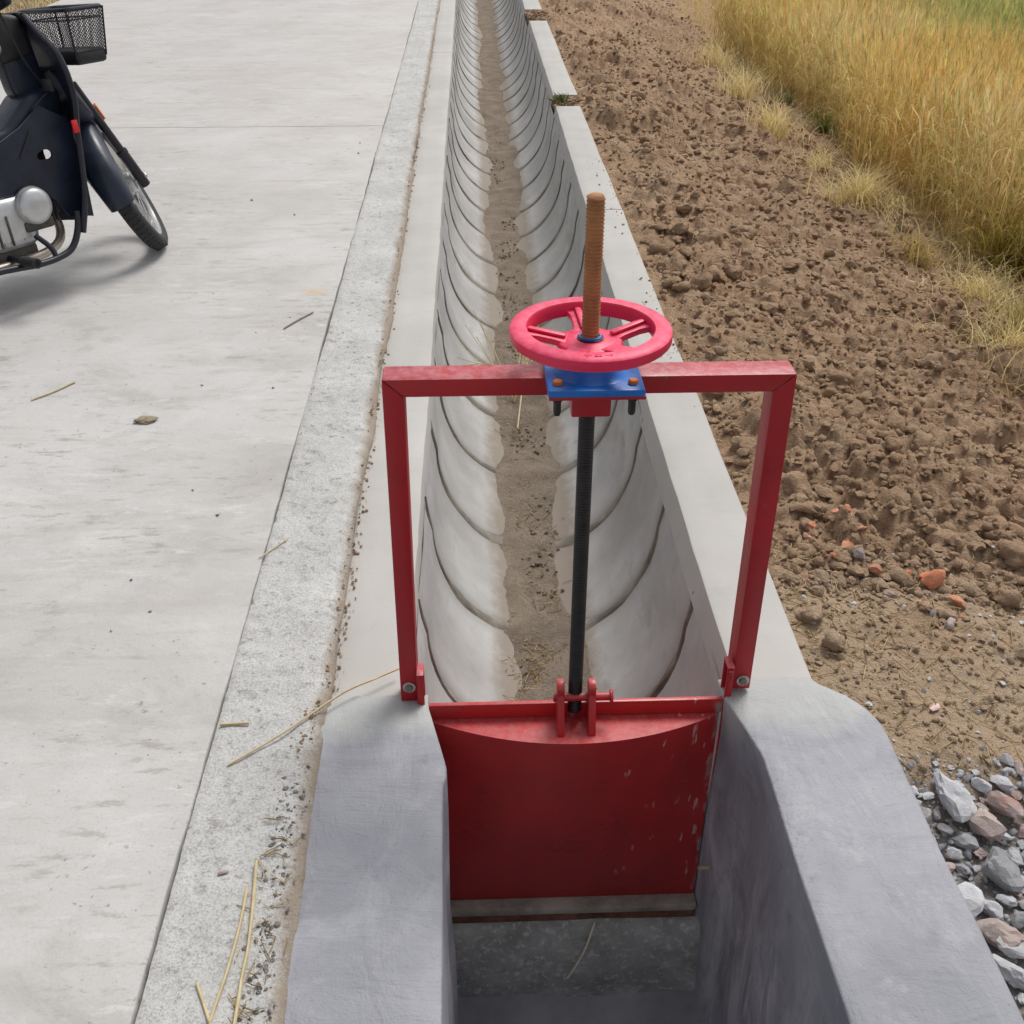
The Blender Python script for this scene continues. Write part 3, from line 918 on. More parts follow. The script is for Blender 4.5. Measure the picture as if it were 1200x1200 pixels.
# guide rails: U irons standing in the wall slots
def guide(x0, x1, s):
    parts = [box(x0, x1, 1.600, 1.605, -0.62, 0.085, 0.0012), box(x0, x1, 1.632, 1.637, -0.62, 0.085, 0.0012)]
    xb = x0 if s > 0 else x1
    parts.append(box(xb - 0.002, xb + 0.002, 1.6052, 1.6318, -0.62, 0.0845, 0.001))
    parts.append(box(x0 - .0005, x1 + .0005, 1.5995, 1.6375, 0.0852, 0.0895, 0.001))
    return gobj('guide_rail', parts, 'frame_red')
g1 = guide(-0.1325, -0.1195, 1)
g2 = guide(0.4865, 0.5005, -1)
gobj('nut_stack', [box(0.4885, 0.4985, 1.5935, 1.5995, z, z + 0.006, 0.001) for z in (0.062, 0.070, 0.078)], 'frame_red', g2)
# leaf
leaf_hw = 0.2985
LX = 0.183
def leaf():
    nu, nv = 48, 20
    Vf, rows = [], []
    top, bot = -0.034, -0.604
    for v in range(nv + 1):
        t = v / nv
        z = top + (bot - top) * t
        k = (1 - t) ** 1.15
        for u in range(nu + 1):
            x = LX - leaf_hw + 2 * leaf_hw * u / nu
            s = (x - LX) / leaf_hw
            y = 1.606 - 0.076 * (1 - s * s) * k - 0.004
            Vf.append((x, y, z))
    F = [tuple(f) for f in grid_faces(nv + 1, nu + 1)]
    # back skin
    nb = len(Vf)
    Vb = [(x, 1.6115, z) for x, y, z in Vf]
    F2 = [tuple(nb + i for i in f[::-1]) for f in F]
    W = nu + 1
    side = []
    for v in range(nv):
        a, b = v * W, (v + 1) * W
        side.append((a, b, nb + b, nb + a))
        a, b = v * W + nu, (v + 1) * W + nu
        side.append((b, a, nb + a, nb + b))
    for u in range(nu):
        side.append((nv * W + u, nv * W + u + 1, nb + nv * W + u + 1, nb + nv * W + u))
        side.append((u + 1, u, nb + u, nb + u + 1))
    return Vf + Vb, F + F2 + side
LF = gobj('gate_leaf', [leaf()], 'gate_red', G, 30, True)
gobj('top_rail', [box(LX - 0.304, LX + 0.304, 1.6035, 1.6145, -0.0325, 0.004, 0.0022)], 'gate_red', LF)
gobj('bottom_beam', [box(LX - 0.30, LX + 0.302, 1.574, 1.640, -0.632, -0.6055, 0.006)], 'muddy_pale', LF)
gobj('seal_strip', [box(LX - 0.30, LX + 0.302, 1.580, 1.640, -0.662, -0.634, 0.003)], 'rust_dark', LF)
def lug(x):
    poly = [(1.612, -0.05), (1.549, -0.05), (1.546, -0.030), (1.574, 0.050)]
    for a in np.linspace(200, -10, 9):
        poly.append((1.592 + 0.019 * math.cos(math.radians(a)), 0.055 + 0.019 * math.sin(math.radians(a))))
    poly.append((1.612, 0.0))
    return prism(poly, 'x', x - 0.0075, x + 0.0075, 0.002)
gobj('lug', [lug(0.152)], 'gate_red', LF)
gobj('lug', [lug(0.2145)], 'gate_red', LF)
gobj('pin', [lathe([(0.0085, 0.138), (0.0085, 0.252), (0.015, 0.2525), (0.0155, 0.2565), (0.013, 0.258)], 16, (0, 1.592, 0.03), 'x')], 'gate_red', LF)
# threaded stem
def screw(z0, z1, r, depth, pitch, n=20):
    per = 6
    nr = int((z1 - z0) / pitch * per)
    zs = np.linspace(z0, z1, nr)
    th = np.arange(n) * 2 * math.pi / n
    Z, T = np.meshgrid(zs, th, indexing='ij')
    ph = (Z / pitch + T / (2 * math.pi)) % 1.0
    tri = np.clip(np.abs(ph - .5) * 4 - 0.5, 0, 1)
    R = r - depth * tri
    V = np.stack([GX + R * np.cos(T), GY + R * np.sin(T), Z], -1).reshape(-1, 3)
    F = []
    for i in range(nr - 1):
        for k in range(n):
            F.append((i * n + k, i * n + (k + 1) % n, (i + 1) * n + (k + 1) % n, (i + 1) * n + k))
    F.append(tuple(range(n))[::-1])
    top = len(V)
    V = np.concatenate([V, np.c_[GX + (r - .004) * np.cos(th), GY + (r - .004) * np.sin(th), np.full(n, z1 + .003)]])
    for k in range(n): F.append(((nr - 1) * n + k, (nr - 1) * n + (k + 1) % n, top + (k + 1) % n, top + k))
    F.append(tuple(range(top, top + n)))
    return V, F
ST = gobj('screw_stem', [screw(-0.012, 0.74, 0.0142, 0.0016, 0.006)], 'grease', G, 60)
ST['label'] = 'lower screw stem black with grease'
us = gobj('stem_end', [screw(0.7405, 1.030, 0.0147, 0.0020, 0.0062, 24)], 'rust', ST, 60)
us['label'] = 'rusty brown threaded upper end of the stem'
# bearing: red plate, blue flanged pedestal, bolts, nut block below
gobj('base_plate', [box(0.1125, 0.2685, 1.526, 1.680, 0.7258, 0.7318, 0.001)], 'frame_red')
gobj('nut_block', [box(0.152, 0.217, 1.556, 1.612, 0.6795, 0.7255, 0.003)], 'frame_red')
BL = gobj('bearing_pedestal', [box(0.1105, 0.2665, 1.523, 1.676, 0.7321, 0.7451, 0.003),
     lathe([(0.066, 0.7445), (0.058, 0.748), (0.05, 0.758), (0.046, 0.768), (0.049, 0.777), (0.049, 0.783), (0.03, 0.7845)], 36, (GX + .003, GY, 0), 'z')], 'blue', G, 40)
for bx in (0.1275, 0.2495):
    for by in (1.547, 1.659):
        b = gobj('bolt', [hexbolt((bx, by, 0.7455), 0.0085, 0.007, 'z')], 'bolt_orange', BL, 20)
        gobj('bolt_shank', [lathe([(0.0065, 0.7255), (0.0065, 0.695), (0.005, 0.690)], 12, (bx, by, 0), 'z'), move(hexbolt((bx, by, 0), 0.0105, 0.008, 'z'), 0, 0, 0.7172)], 'grease', BL)
# handwheel
HZ = 0.822
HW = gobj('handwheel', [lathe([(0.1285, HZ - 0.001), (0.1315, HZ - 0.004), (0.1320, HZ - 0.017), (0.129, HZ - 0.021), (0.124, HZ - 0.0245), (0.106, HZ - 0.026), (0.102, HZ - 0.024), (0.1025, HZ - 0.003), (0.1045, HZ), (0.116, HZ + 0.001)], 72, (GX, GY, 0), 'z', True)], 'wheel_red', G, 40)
HB_ = HZ - 0.0225
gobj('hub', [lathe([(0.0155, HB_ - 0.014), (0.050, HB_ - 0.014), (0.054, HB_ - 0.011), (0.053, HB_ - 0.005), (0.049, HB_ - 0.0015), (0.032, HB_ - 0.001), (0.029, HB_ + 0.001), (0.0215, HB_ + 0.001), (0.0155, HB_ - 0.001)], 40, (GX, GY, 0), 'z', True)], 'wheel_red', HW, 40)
gobj('collar', [lathe([(0.0152, HB_ - 0.0005), (0.0215, HB_ + 0.001), (0.0215, HB_ + 0.003), (0.0152, HB_ + 0.004)], 24, (GX, GY, 0), 'z', True)], 'grease', HW)
gobj('blue_ring', [lathe([(0.0155, HB_ + 0.003), (0.0185, HB_ + 0.0035), (0.0185, HB_ + 0.0055), (0.0155, HB_ + 0.006)], 24, (GX, GY, 0), 'z', True)], 'blue', HW)
for a in (25, 97, 169, 241, 313):
    M = Matrix.Translation((GX, GY, HZ - 0.020)) @ Matrix.Rotation(math.radians(a), 4, 'Z')
    pl = prism([(0.036, -0.020), (0.056, -0.0155), (0.085, -0.015), (0.100, -0.019), (0.1045, -0.029), (0.1045, 0.029), (0.100, 0.019), (0.085, 0.015), (0.056, 0.0155), (0.036, 0.020)], 'z', -0.008, 0.003, 0.002)
    rg = prism([(0.040, -0.007), (0.1045, -0.006), (0.1045, 0.006), (0.040, 0.007)], 'z', 0.003, 0.0095, 0.004)
    tilt = Matrix.Translation((0.1, 0, 0)) @ Matrix.Rotation(math.radians(-9), 4, 'Y') @ Matrix.Translation((-0.1, 0, 0.003))
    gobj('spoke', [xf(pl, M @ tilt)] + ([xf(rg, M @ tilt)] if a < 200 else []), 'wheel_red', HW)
# cast marks on the near side of the rim: raised strokes
marks = []
for a0, strokes in ((262, ((-.006, -.002, .012, .002), (-.001, -.006, .002, .012), (-.006, .004, .012, .002))), (270, ((-.006, .004, .012, .002), (-.006, -.004, .012, .002), (-.004, -.004, .002, .009), (.003, -.004, .002, .009))), (278, ((-.006, -.001, .013, .002), (.003, -.004, .002, .008)))):
    M = Matrix.Translation((GX, GY, HZ)) @ Matrix.Rotation(math.radians(a0 + 90), 4, 'Z') @ Matrix.Translation((0, -0.117, 0))
    for x, y, w_, h_ in strokes:
        marks.append(xf(box(x, x + w_, y * .8, y * .8 + h_ * .8, -0.001, 0.0012), M))
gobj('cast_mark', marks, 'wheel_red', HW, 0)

# ================================================================== MOTORBIKE
PSI, LEAN, STEER, BS = 0.90997, 0.10247, 0.95, 0.9583
BK = thing('motorbike', 'dark underbone motorbike with wire front basket parked on the road, front wheel turned', 'motorbike', (-1.33234, 4.30997, ZR))
BK.rotation_euler = (Matrix.Rotation(PSI, 3, 'Z') @ Matrix.Rotation(-LEAN, 3, 'X')).to_euler()
BK.scale = (BS,) * 3
RK = math.radians(26.5)
A0 = Vector((-0.065, 0, 0.28)); AX = Vector((-math.sin(RK), 0, math.cos(RK)))
STM = Matrix.Translation(A0) @ Matrix.Rotation(STEER, 4, AX) @ Matrix.Translation(-A0)
def bobj(name, parts, mat, parent=BK, smooth=40, steer=False, recalc=False):
    if steer: parts = [xf(p, STM) for p in parts]
    o = obj(name, parts, mat, None, smooth, recalc)
    o.parent = parent
    return o
def wheel_parts(c, steer, parent):
    r = 0.28
    ty = [(r * 0.80, -0.024), (r * 0.86, -0.034), (r * 0.94, -0.034), (r * 0.985, -0.022), (r, 0), (r * 0.985, 0.022), (r * 0.94, 0.034), (r * 0.86, 0.034), (r * 0.80, 0.024)]
    W = bobj('wheel', [lathe([(0.035, -0.05), (0.045, -0.045), (0.045, -0.02), (0.03, -0.015), (0.03, 0.015), (0.055, 0.02), (0.055, 0.045), (0.035, 0.05)], 24, c, 'y', True)], 'alloy', parent, 40, steer)
    bobj('tyre', [lathe(ty, 64, c, 'y', True)], 'rubber', W, 50, steer)
    tr = []
    for k in range(64):
        t = 2 * math.pi * k / 64
        for s in (-1, 1):
            M = Matrix.Translation(c) @ Matrix.Rotation(t, 4, 'Y') @ Matrix.Translation((r * 0.996, s * 0.012, 0)) @ Matrix.Rotation(s * 0.5, 4, 'X')
            tr.append(box(-0.003, 0.0025, -0.009, 0.009, -0.0055, 0.0055, M=M))
    bobj('tread_block', tr, 'rubber', W, 0, steer)['kind'] = 'stuff'
    rim = [(r * 0.745, -0.012), (r * 0.77, -0.025), (r * 0.825, -0.027), (r * 0.825, -0.022), (r * 0.785, -0.018), (r * 0.785, 0.018), (r * 0.825, 0.022), (r * 0.825, 0.027), (r * 0.77, 0.025), (r * 0.745, 0.012)]
    bobj('rim', [lathe(rim, 64, c, 'y', True)], 'chrome', W, 40, steer)
    sp = []
    for k in range(36):
        t = 2 * math.pi * k / 36
        t2 = t + (0.35 if k % 4 < 2 else -0.35)
        s = 0.035 if k % 2 else -0.035
        a = (c[0] + 0.045 * math.cos(t2), c[1] + s, c[2] + 0.045 * math.sin(t2))
        b = (c[0] + r * 0.75 * math.cos(t), c[1], c[2] + r * 0.75 * math.sin(t))
        sp.append(tube([a, b], 0.0017, 5))
    bobj('wire_spokes', sp, 'chrome', W, 40, steer)
    bobj('axle', [lathe([(0.008, c[1] - 0.1), (0.008, c[1] + 0.1)], 10, (c[0], 0, c[2]), 'y'), move(hexbolt((c[0], -0.098, c[2]), 0.012, 0.012, 'y', -1), 0, 0, 0)], 'steel', W, 30, steer)
    return W
wheel_parts((0, 0, 0.28), True, BK)
wheel_parts((-1.21, 0, 0.28), False, BK)
# fork legs
for s in (-1, 1):
    q = Vector((-0.022, 0, 0.05))
    a = Vector((0.0, s * 0.083, 0.275)); u = AX.copy()
    FK = bobj('fork_leg', [tube([a - u * 0.03, a + u * 0.13, a + u * 0.132, a + u * 0.45], [0.021, 0.021, 0.0165, 0.0165], 14)], 'shield', BK, 40, True)
    bobj('fork_cap', [tube([a + u * 0.125, a + u * 0.14], 0.0235, 14)], 'rubber', FK, 40, True)
bobj('fork_tube', [tube([A0 + AX * 0.30, A0 + AX * 0.74], 0.022, 14)], 'black', BK, 40, True)
# front fender: wraps the tyre
def fender(c, r, a0, a1, hw, n=36, lip=0.03):
    V = []
    prof = [(-hw, -0.075), (-hw * 1.02, -0.03), (-hw * 0.92, -0.005), (-hw * 0.6, 0.010), (0, 0.016), (hw * 0.6, 0.010), (hw * 0.92, -0.005), (hw * 1.02, -0.03), (hw, -0.075)]
    full = prof + [(y * 0.93, d - 0.004) for y, d in prof[::-1]]
    m = len(full)
    for k in range(n + 1):
        t = math.radians(a0 + (a1 - a0) * k / n)
        e = min(k, n - k) / n
        tap = 0.55 + 0.45 * min(1, e * 7)
        for y, d in full:
            dd = d if d > -0.01 else d * tap
            V.append((c[0] + (r + dd) * math.cos(t), y * (0.86 + 0.14 * min(1, e * 6)), c[2] + (r + dd) * math.sin(t)))
    F = []
    for k in range(n):
        for i in range(m):
            j = (i + 1) % m
            F.append((k * m + i, k * m + j, (k + 1) * m + j, (k + 1) * m + i))
    F.append(tuple(range(m))); F.append(tuple(n * m + i for i in range(m))[::-1])
    return V, F
FE = bobj('front_fender', [fender((0, 0, 0.28), 0.305, 52, 194, 0.060)], 'navy', BK, 40, True, True)
bobj('fender_shroud', [prism([(-0.06, 0.56), (-0.10, 0.52), (-0.20, 0.55), (-0.30, 0.64), (-0.28, 0.76), (-0.2, 0.78)], 'y', -0.085, 0.085, 0.02, 3)], 'navy', FE, 50, True)
bobj('side_reflector', [prism([(-0.085, 0.585), (-0.055, 0.53), (-0.035, 0.535), (-0.065, 0.60)], 'y', -0.10, -0.088, 0.003)], 'amber', FE, 40, True)
# leg shield: a moulded plate, wide at the legs
ls_rows = [(0.955, -0.30, 0.055, 0.02), (0.90, -0.285, 0.11, 0.03), (0.845, -0.265, 0.168, 0.04), (0.80, -0.25, 0.19, 0.05), (0.74, -0.235, 0.203, 0.062), (0.66, -0.222, 0.202, 0.075), (0.56, -0.222, 0.192, 0.09), (0.46, -0.23, 0.196, 0.10), (0.36, -0.24, 0.206, 0.115), (0.28, -0.255, 0.212, 0.13), (0.205, -0.285, 0.205, 0.125)]
def ls_pt(i, s):
    z, x, hw, dep = ls_rows[i]
    return (x - dep * abs(s) ** 1.7, hw * s, z)
def leg_shield():
    ss = np.linspace(-1, 1, 25)
    V = []
    for off in (0, 1):
        for i in range(len(ls_rows)):
            for s in ss:
                p = ls_pt(i, s)
                V.append((p[0] - off * 0.006, p[1] * (1 - off * .01), p[2]))
    nr, nc = len(ls_rows), len(ss)
    keep = [not (r in (6, 7) and 14 <= c <= 19) for r in range(nr - 1) for c in range(nc - 1)]
    F0 = [tuple(f) for f, k in zip(grid_faces(nr, nc), keep) if k]
    o = nr * nc
    F = F0 + [tuple(o + k for k in f[::-1]) for f in F0]
    for i in range(nr - 1):
        for c in (0, nc - 1):
            a, b = i * nc + c, (i + 1) * nc + c
            F.append((a, b, o + b, o + a))
    for c in range(nc - 1):
        for r in (0, nr - 1):
            a, b = r * nc + c, r * nc + c + 1
            F.append((a, b, o + b, o + a))
    return V, F
LS = bobj('leg_shield', [leg_shield()], 'navy', BK, 40, False, True)
edge = [ls_pt(i, -1) for i in range(len(ls_rows))]
bobj('edge_trim', [tube(smooth_path(edge), 0.011, 8), tube(smooth_path([ls_pt(i, 1) for i in range(len(ls_rows))]), 0.011, 8), tube([ls_pt(0, s) for s in np.linspace(-1, 1, 9)], 0.011, 8)], 'shield', LS)
bobj('edge_reflector', [box(-0.338, -0.314, -0.212, -0.203, 0.555, 0.60, 0.003)], 'reflector', LS)
# headstock cowl behind the shield, with the ignition lock
CW = bobj('headstock_cowl', [prism([(-0.30, 0.93), (-0.42, 0.96), (-0.44, 0.88), (-0.42, 0.70), (-0.36, 0.62), (-0.27, 0.62)], 'y', -0.028, 0.05, 0.02, 3)], 'navy', BK)
bobj('cowl_shade_panel', [prism([(-0.32, 0.955), (-0.43, 0.985), (-0.455, 0.88), (-0.435, 0.80), (-0.30, 0.82)], 'y', -0.036, 0.056, 0.02, 3)], 'black', CW)  # added black panel imitating the shade under the leg shield top
bobj('brake_cable', [tube(smooth_path([(-0.44, -0.10, 1.0), (-0.40, -0.07, 0.92), (-0.36, -0.06, 0.80), (-0.30, -0.05, 0.70)]), 0.004, 6)], 'black', CW)
bobj('ignition_lock', [lathe([(0.022, 0), (0.022, 0.014), (0.016, 0.018)], 18, (-0.45, -0.03, 0.86), 'x')], 'steel', CW)
bobj('key', [box(-0.50, -0.465, -0.049, -0.045, 0.80, 0.86, 0.001), box(-0.49, -0.48, -0.056, -0.036, 0.765, 0.80, 0.002)], 'chrome', CW)
bobj('glove_recess', [box(-0.345, -0.330, -0.15, -0.095, 0.70, 0.745, 0.004)], 'black', CW)
# body tunnel + lower side covers (with an opening)
bobj('frame_cover', [prism([(-0.27, 0.72), (-0.40, 0.70), (-0.52, 0.60), (-0.66, 0.58), (-0.80, 0.66), (-0.80, 0.46), (-0.62, 0.44), (-0.46, 0.49), (-0.36, 0.56), (-0.27, 0.60)], 'y', -0.085, 0.085, 0.03, 3)], 'navy', BK)
def side_cover(s):
    y0, y1 = s * 0.118, s * 0.128
    outer = [(-0.30, 0.60), (-0.40, 0.66), (-0.50, 0.60), (-0.62, 0.555), (-0.78, 0.57), (-0.78, 0.42), (-0.62, 0.38), (-0.50, 0.385), (-0.44, 0.33), (-0.40, 0.26), (-0.30, 0.235), (-0.285, 0.42)]
    hole = [(-0.43 + (hx + .40) * .62, 0.492 + (hz - .49) * .5) for hx, hz in [(-0.375, 0.525), (-0.405, 0.53), (-0.44, 0.515), (-0.455, 0.49), (-0.45, 0.472), (-0.43, 0.462), (-0.40, 0.458), (-0.375, 0.458), (-0.36, 0.466), (-0.352, 0.48), (-0.352, 0.50), (-0.36, 0.515)]]
    if s > 0: hole = [(-0.40 + (x + .40) * 2.0, 0.43 + (z - .49) * 1.5) for x, z in hole]; outer[8] = (-0.47, 0.34); outer[9] = (-0.43, 0.24)
    n = len(outer)
    ang = lambda p, c: math.atan2(p[1] - c[1], p[0] - c[0])
    V, F = [], []
    for y in (y0, y1):
        for P in (outer, hole):
            V += [(x, y, z) for x, z in P]
    for k in range(n):
        j = (k + 1) % n
        F.append((k, j, n + j, n + k)); F.append((2 * n + k, 3 * n + k, 3 * n + j, 2 * n + j))
        F.append((k, 2 * n + k, 2 * n + j, j)); F.append((n + k, n + j, 3 * n + j, 3 * n + k))
    return V, F
bobj('side_cover', [side_cover(-1)], 'navy', BK, 30, False, True)
bobj('side_cover', [side_cover(1)], 'navy', BK, 30, False, True)
bobj('cover_seam', [tube(smooth_path([(-0.33, -0.105, 0.70), (-0.40, -0.112, 0.66), (-0.47, -0.13, 0.575), (-0.53, -0.131, 0.50)]), 0.004, 6)], 'black', BK)
# engine
EN = bobj('engine', [box(-0.84, -0.56, -0.10, 0.11, 0.19, 0.385, 0.03, 3), box(-0.74, -0.545, -0.145, -0.095, 0.20, 0.385, 0.035, 3)], 'alloy', BK)
bobj('clutch_cover', [lathe([(0.066, -0.14), (0.066, -0.165), (0.060, -0.176), (0.045, -0.182), (0.02, -0.185), (0.0, -0.185)], 32, (-0.545, 0, 0.335), 'y')], 'alloy', EN, 40)
bobj('cover_ring', [lathe([(0.069, -0.139), (0.071, -0.146), (0.069, -0.153)], 32, (-0.545, 0, 0.335), 'y')], 'steel', EN)
for k in range(7):
    bobj('cooling_fin', [box(-0.525 + k * 0.017, -0.519 + k * 0.017, -0.085, 0.085, 0.245, 0.375, 0.002)], 'engine_dark', EN)
for k in range(4):
    bobj('crankcase_rib', [box(-0.80 + k * .045, -0.792 + k * .045, -0.151, -0.143, 0.215, 0.36 - .012 * k, .002)], 'engine_dark', EN)
bobj('kick_lever', [tube(smooth_path([(-0.72, -0.15, 0.27), (-0.73, -0.19, 0.29), (-0.80, -0.20, 0.40), (-0.82, -0.25, 0.43)]), 0.009, 8)], 'chrome', EN)
bobj('cylinder', [box(-0.545, -0.385, -0.06, 0.06, 0.262, 0.360, 0.015)], 'engine_dark', EN)
bobj('sump', [box(-0.80, -0.555, -0.12, 0.10, 0.15, 0.205, 0.015), box(-0.60, -0.48, -0.155, -0.07, 0.245, 0.285, 0.01)], 'engine_dark', EN)
for k in range(6):
    t = k / 6 * 2 * math.pi
    bobj('cover_screw', [hexbolt((-0.65 + 0.08 * math.cos(t), -0.145, 0.29 + 0.075 * math.sin(t)), 0.005, 0.004, 'y', -1)], 'steel', EN)
bobj('exhaust', [tube(smooth_path([(-0.41, -0.03, 0.27), (-0.415, -0.06, 0.205), (-0.47, -0.10, 0.165), (-0.58, -0.125, 0.15), (-0.80, -0.14, 0.155), (-1.0, -0.16, 0.20)]), 0.017, 14), tube([(-0.98, -0.16, 0.195), (-1.02, -0.16, 0.205), (-1.45, -0.17, 0.30)], [0.018, 0.04, 0.045], 18)], 'exhaust', BK)
bobj('footrest_bar', [tube(smooth_path([(-0.405, -0.195, 0.285), (-0.42, -0.20, 0.235), (-0.455, -0.205, 0.18), (-0.50, -0.205, 0.150), (-0.60, -0.205, 0.140), (-0.75, -0.205, 0.155), (-0.90, -0.20, 0.165)]), 0.0125, 12), tube(smooth_path([(-0.545, -0.205, 0.145), (-0.55, -0.19, 0.185), (-0.58, -0.16, 0.235)]), 0.010, 10), tube([(-0.68, 0.22, 0.17), (-0.68, -0.30, 0.17)], 0.012, 10)], 'shield', BK)
for s in (-1, 1): bobj('footrest_rubber', [tube([(-0.68, s * 0.21, 0.17), (-0.68, s * 0.30, 0.17)], 0.019, 12)], 'rubber', BK)
# seat, rear body, rear fender, lights
bobj('seat', [prism([(-0.72, 0.68), (-0.74, 0.745), (-0.95, 0.755), (-1.2, 0.80), (-1.45, 0.80), (-1.46, 0.76), (-1.1, 0.70)], 'y', -0.12, 0.12, 0.025, 3)], 'black', BK)
bobj('tail_cover', [prism([(-0.76, 0.46), (-0.76, 0.675), (-1.1, 0.695), (-1.46, 0.75), (-1.56, 0.74), (-1.45, 0.62), (-1.0, 0.50)], 'y', -0.11, 0.11, 0.03, 3)], 'navy', BK)
bobj('rear_fender', [fender((-1.21, 0, 0.28), 0.315, 20, 150, 0.07)], 'black', BK, 40, False, True)
bobj('tail_light', [box(-1.60, -1.545, -0.07, 0.07, 0.66, 0.73, 0.015)], 'reflector', BK)
bobj('swing_arm', [tube([(-0.80, s * 0.095, 0.33), (-1.21, s * 0.095, 0.28)], 0.02, 10) for s in (-1, 1)], 'black', BK)
for s in (-1, 1):
    bobj('shock_absorber', [tube([(-1.19, s * 0.11, 0.30), (-1.10, s * 0.11, 0.60)], 0.016, 10), tube([(-1.175, s * 0.11, 0.35), (-1.11, s * 0.11, 0.565)], 0.026, 12)], 'chrome', BK)
bobj('side_stand', [tube([(-0.70, 0.10, 0.20), (-0.66, 0.24, 0.02)], 0.011, 10)], 'black', BK)
# handlebar, headlamp, mirrors
HB = bobj('handlebar', [tube(smooth_path([(-0.51, -0.33, 1.015), (-0.45, -0.20, 1.035), (-0.42, -0.06, 1.045), (-0.42, 0.06, 1.045), (-0.45, 0.20, 1.035), (-0.51, 0.33, 1.015)]), 0.0115, 10)], 'black', BK, 40, True)
bobj('headlamp_cowl', [prism([(-0.49, 0.99), (-0.47, 1.06), (-0.40, 1.09), (-0.32, 1.06), (-0.30, 0.99), (-0.36, 0.97)], 'y', -0.09, 0.09, 0.03, 3)], 'shield', HB, 40, True)
bobj('headlamp', [lathe([(0.045, -0.305), (0.042, -0.295), (0.0, -0.275)], 24, (0, 0, 1.03), 'x')], 'chrome', HB, 40, True)
for s in (-1, 1):
    bobj('grip', [tube([(-0.475, s * 0.25, 1.027), (-0.515, s * 0.345, 1.014)], 0.017, 12)], 'rubber', HB, 40, True)
    bobj('brake_lever', [tube(smooth_path([(-0.45, s * 0.20, 1.032), (-0.42, s * 0.22, 1.028), (-0.465, s * 0.33, 1.010)]), 0.006, 8)], 'steel', HB, 40, True)
    bobj('mirror', [tube(smooth_path([(-0.45, s * 0.19, 1.04), (-0.44, s * 0.24, 1.10), (-0.42, s * 0.30, 1.16)]), 0.005, 8), xf(lathe([(0.0, 0.012), (0.035, 0.01), (0.05, 0.0), (0.048, -0.006), (0.0, -0.008)], 20, (0, 0, 0), 'x'), Matrix.Translation((-0.42, s * 0.31, 1.19)))], 'black', HB, 40, True)
# wire basket in front of the shield
def basket():
    zb_, zt_ = 0.79, 0.958
    def corner(z):
        k = (z - zb_) / (zt_ - zb_)
        return (-0.198 - 0.012 * k, -0.070 + 0.018 * k, 0.135 + 0.022 * k)     # x back, x front, half width
    fine = []
    def face(p00, p10, p11, p01, nu, nv, r=0.0013):
        p00, p10, p11, p01 = map(np.array, (p00, p10, p11, p01))
        P = lambda u, v: tuple((p00 * (1 - u) + p10 * u) * (1 - v) + (p01 * (1 - u) + p11 * u) * v)
        for i in range(-nv, nu + 1):                     # diagonal mesh, both ways
            for sgn in (1, -1):
                pts = []
                for j in range(nv + 1):
                    u = (i + j) / nu
                    if sgn < 0: u = 1 - u
                    if 0 <= u <= 1: pts.append(P(u, j / nv))
                if len(pts) > 1: fine.append(tube([pts[0], pts[-1]], r, 4, False))
    xb, xf_, hb = corner(zb_); xbt, xft, ht = corner(zt_)
    face((xb, -hb, zb_), (xf_, -hb, zb_), (xft, -ht, zt_), (xbt, -ht, zt_), 11, 14)
    face((xb, hb, zb_), (xf_, hb, zb_), (xft, ht, zt_), (xbt, ht, zt_), 11, 14)
    face((xb, -hb, zb_), (xb, hb, zb_), (xbt, ht, zt_), (xbt, -ht, zt_), 22, 14)
    face((xf_, -hb, zb_), (xf_, hb, zb_), (xft, ht, zt_), (xft, -ht, zt_), 22, 14)
    bk = thing_part = bobj('basket', fine, 'mesh_bg', BK, 0)
    def ring(z, r, grow=0.0):
        x0, x1, h = corner(z)
        P = [(x0 - grow, -h - grow, z), (x1 + grow, -h - grow, z), (x1 + grow, h + grow, z), (x0 - grow, h + grow, z)]
        out = []
        for i in range(4):
            a, b, c_ = np.array(P[i - 1]), np.array(P[i]), np.array(P[(i + 1) % 4])
            d1 = (a - b) / np.linalg.norm(a - b); d2 = (c_ - b) / np.linalg.norm(c_ - b)
            for t in np.linspace(0, 1, 5):
                q = b + d1 * 0.03 * (1 - t) ** 2 + d2 * 0.03 * t ** 2
                out.append(tuple(q))
        return tube(out + out[:2], r, 8, False)
    bobj('basket_rim', [ring(zt_, 0.0075), ring(zt_ - 0.035, 0.003)], 'shield', bk)
    bobj('basket_tray', [box(xb - .004, xf_ + .004, -hb - .004, hb + .004, zb_ - 0.022, zb_ + 0.030, 0.016, 3)], 'black', bk)
    for s in (-1, 1):
        bobj('basket_stay', [tube([(xb, s * 0.05, zb_ - 0.01), (-0.26, s * 0.04, zb_ - 0.03)], 0.008, 8)], 'shield', bk)
        bobj('corner_wire', [tube([(xb - .002, s * hb, zb_), (xbt, s * ht, zt_)], 0.0035, 6)], 'shield', bk)
        bobj('corner_wire', [tube([(xf_, s * hb, zb_), (xft, s * ht, zt_)], 0.0035, 6)], 'shield', bk)
basket()

# ================================================================== STONES, BRICK BITS, CLODS
def stone_thing(name, me, x, y, z, s, label, cat, group=None, rot=None):
    o = bpy.data.objects.new(name, me)
    COL.objects.link(o)
    o.location = (x, y, z)
    o.scale = s if isinstance(s, (tuple, list)) else (s, s, s)
    o.rotation_euler = rot or (random.uniform(-.5, .5), random.uniform(-.5, .5), random.uniform(0, 6.28))
    return tag(o, label, cat, group)
def mesh_of(name, p, mat, smooth=0):
    me = bpy.data.meshes.new(name)
    me.from_pydata([tuple(map(float, v)) for v in p[0]], [], [tuple(map(int, f)) for f in p[1]])
    finish(me, mat, smooth)
    return me
def hgt(x, y): return float(soil_h(np.array([x]), np.array([y]))[0])

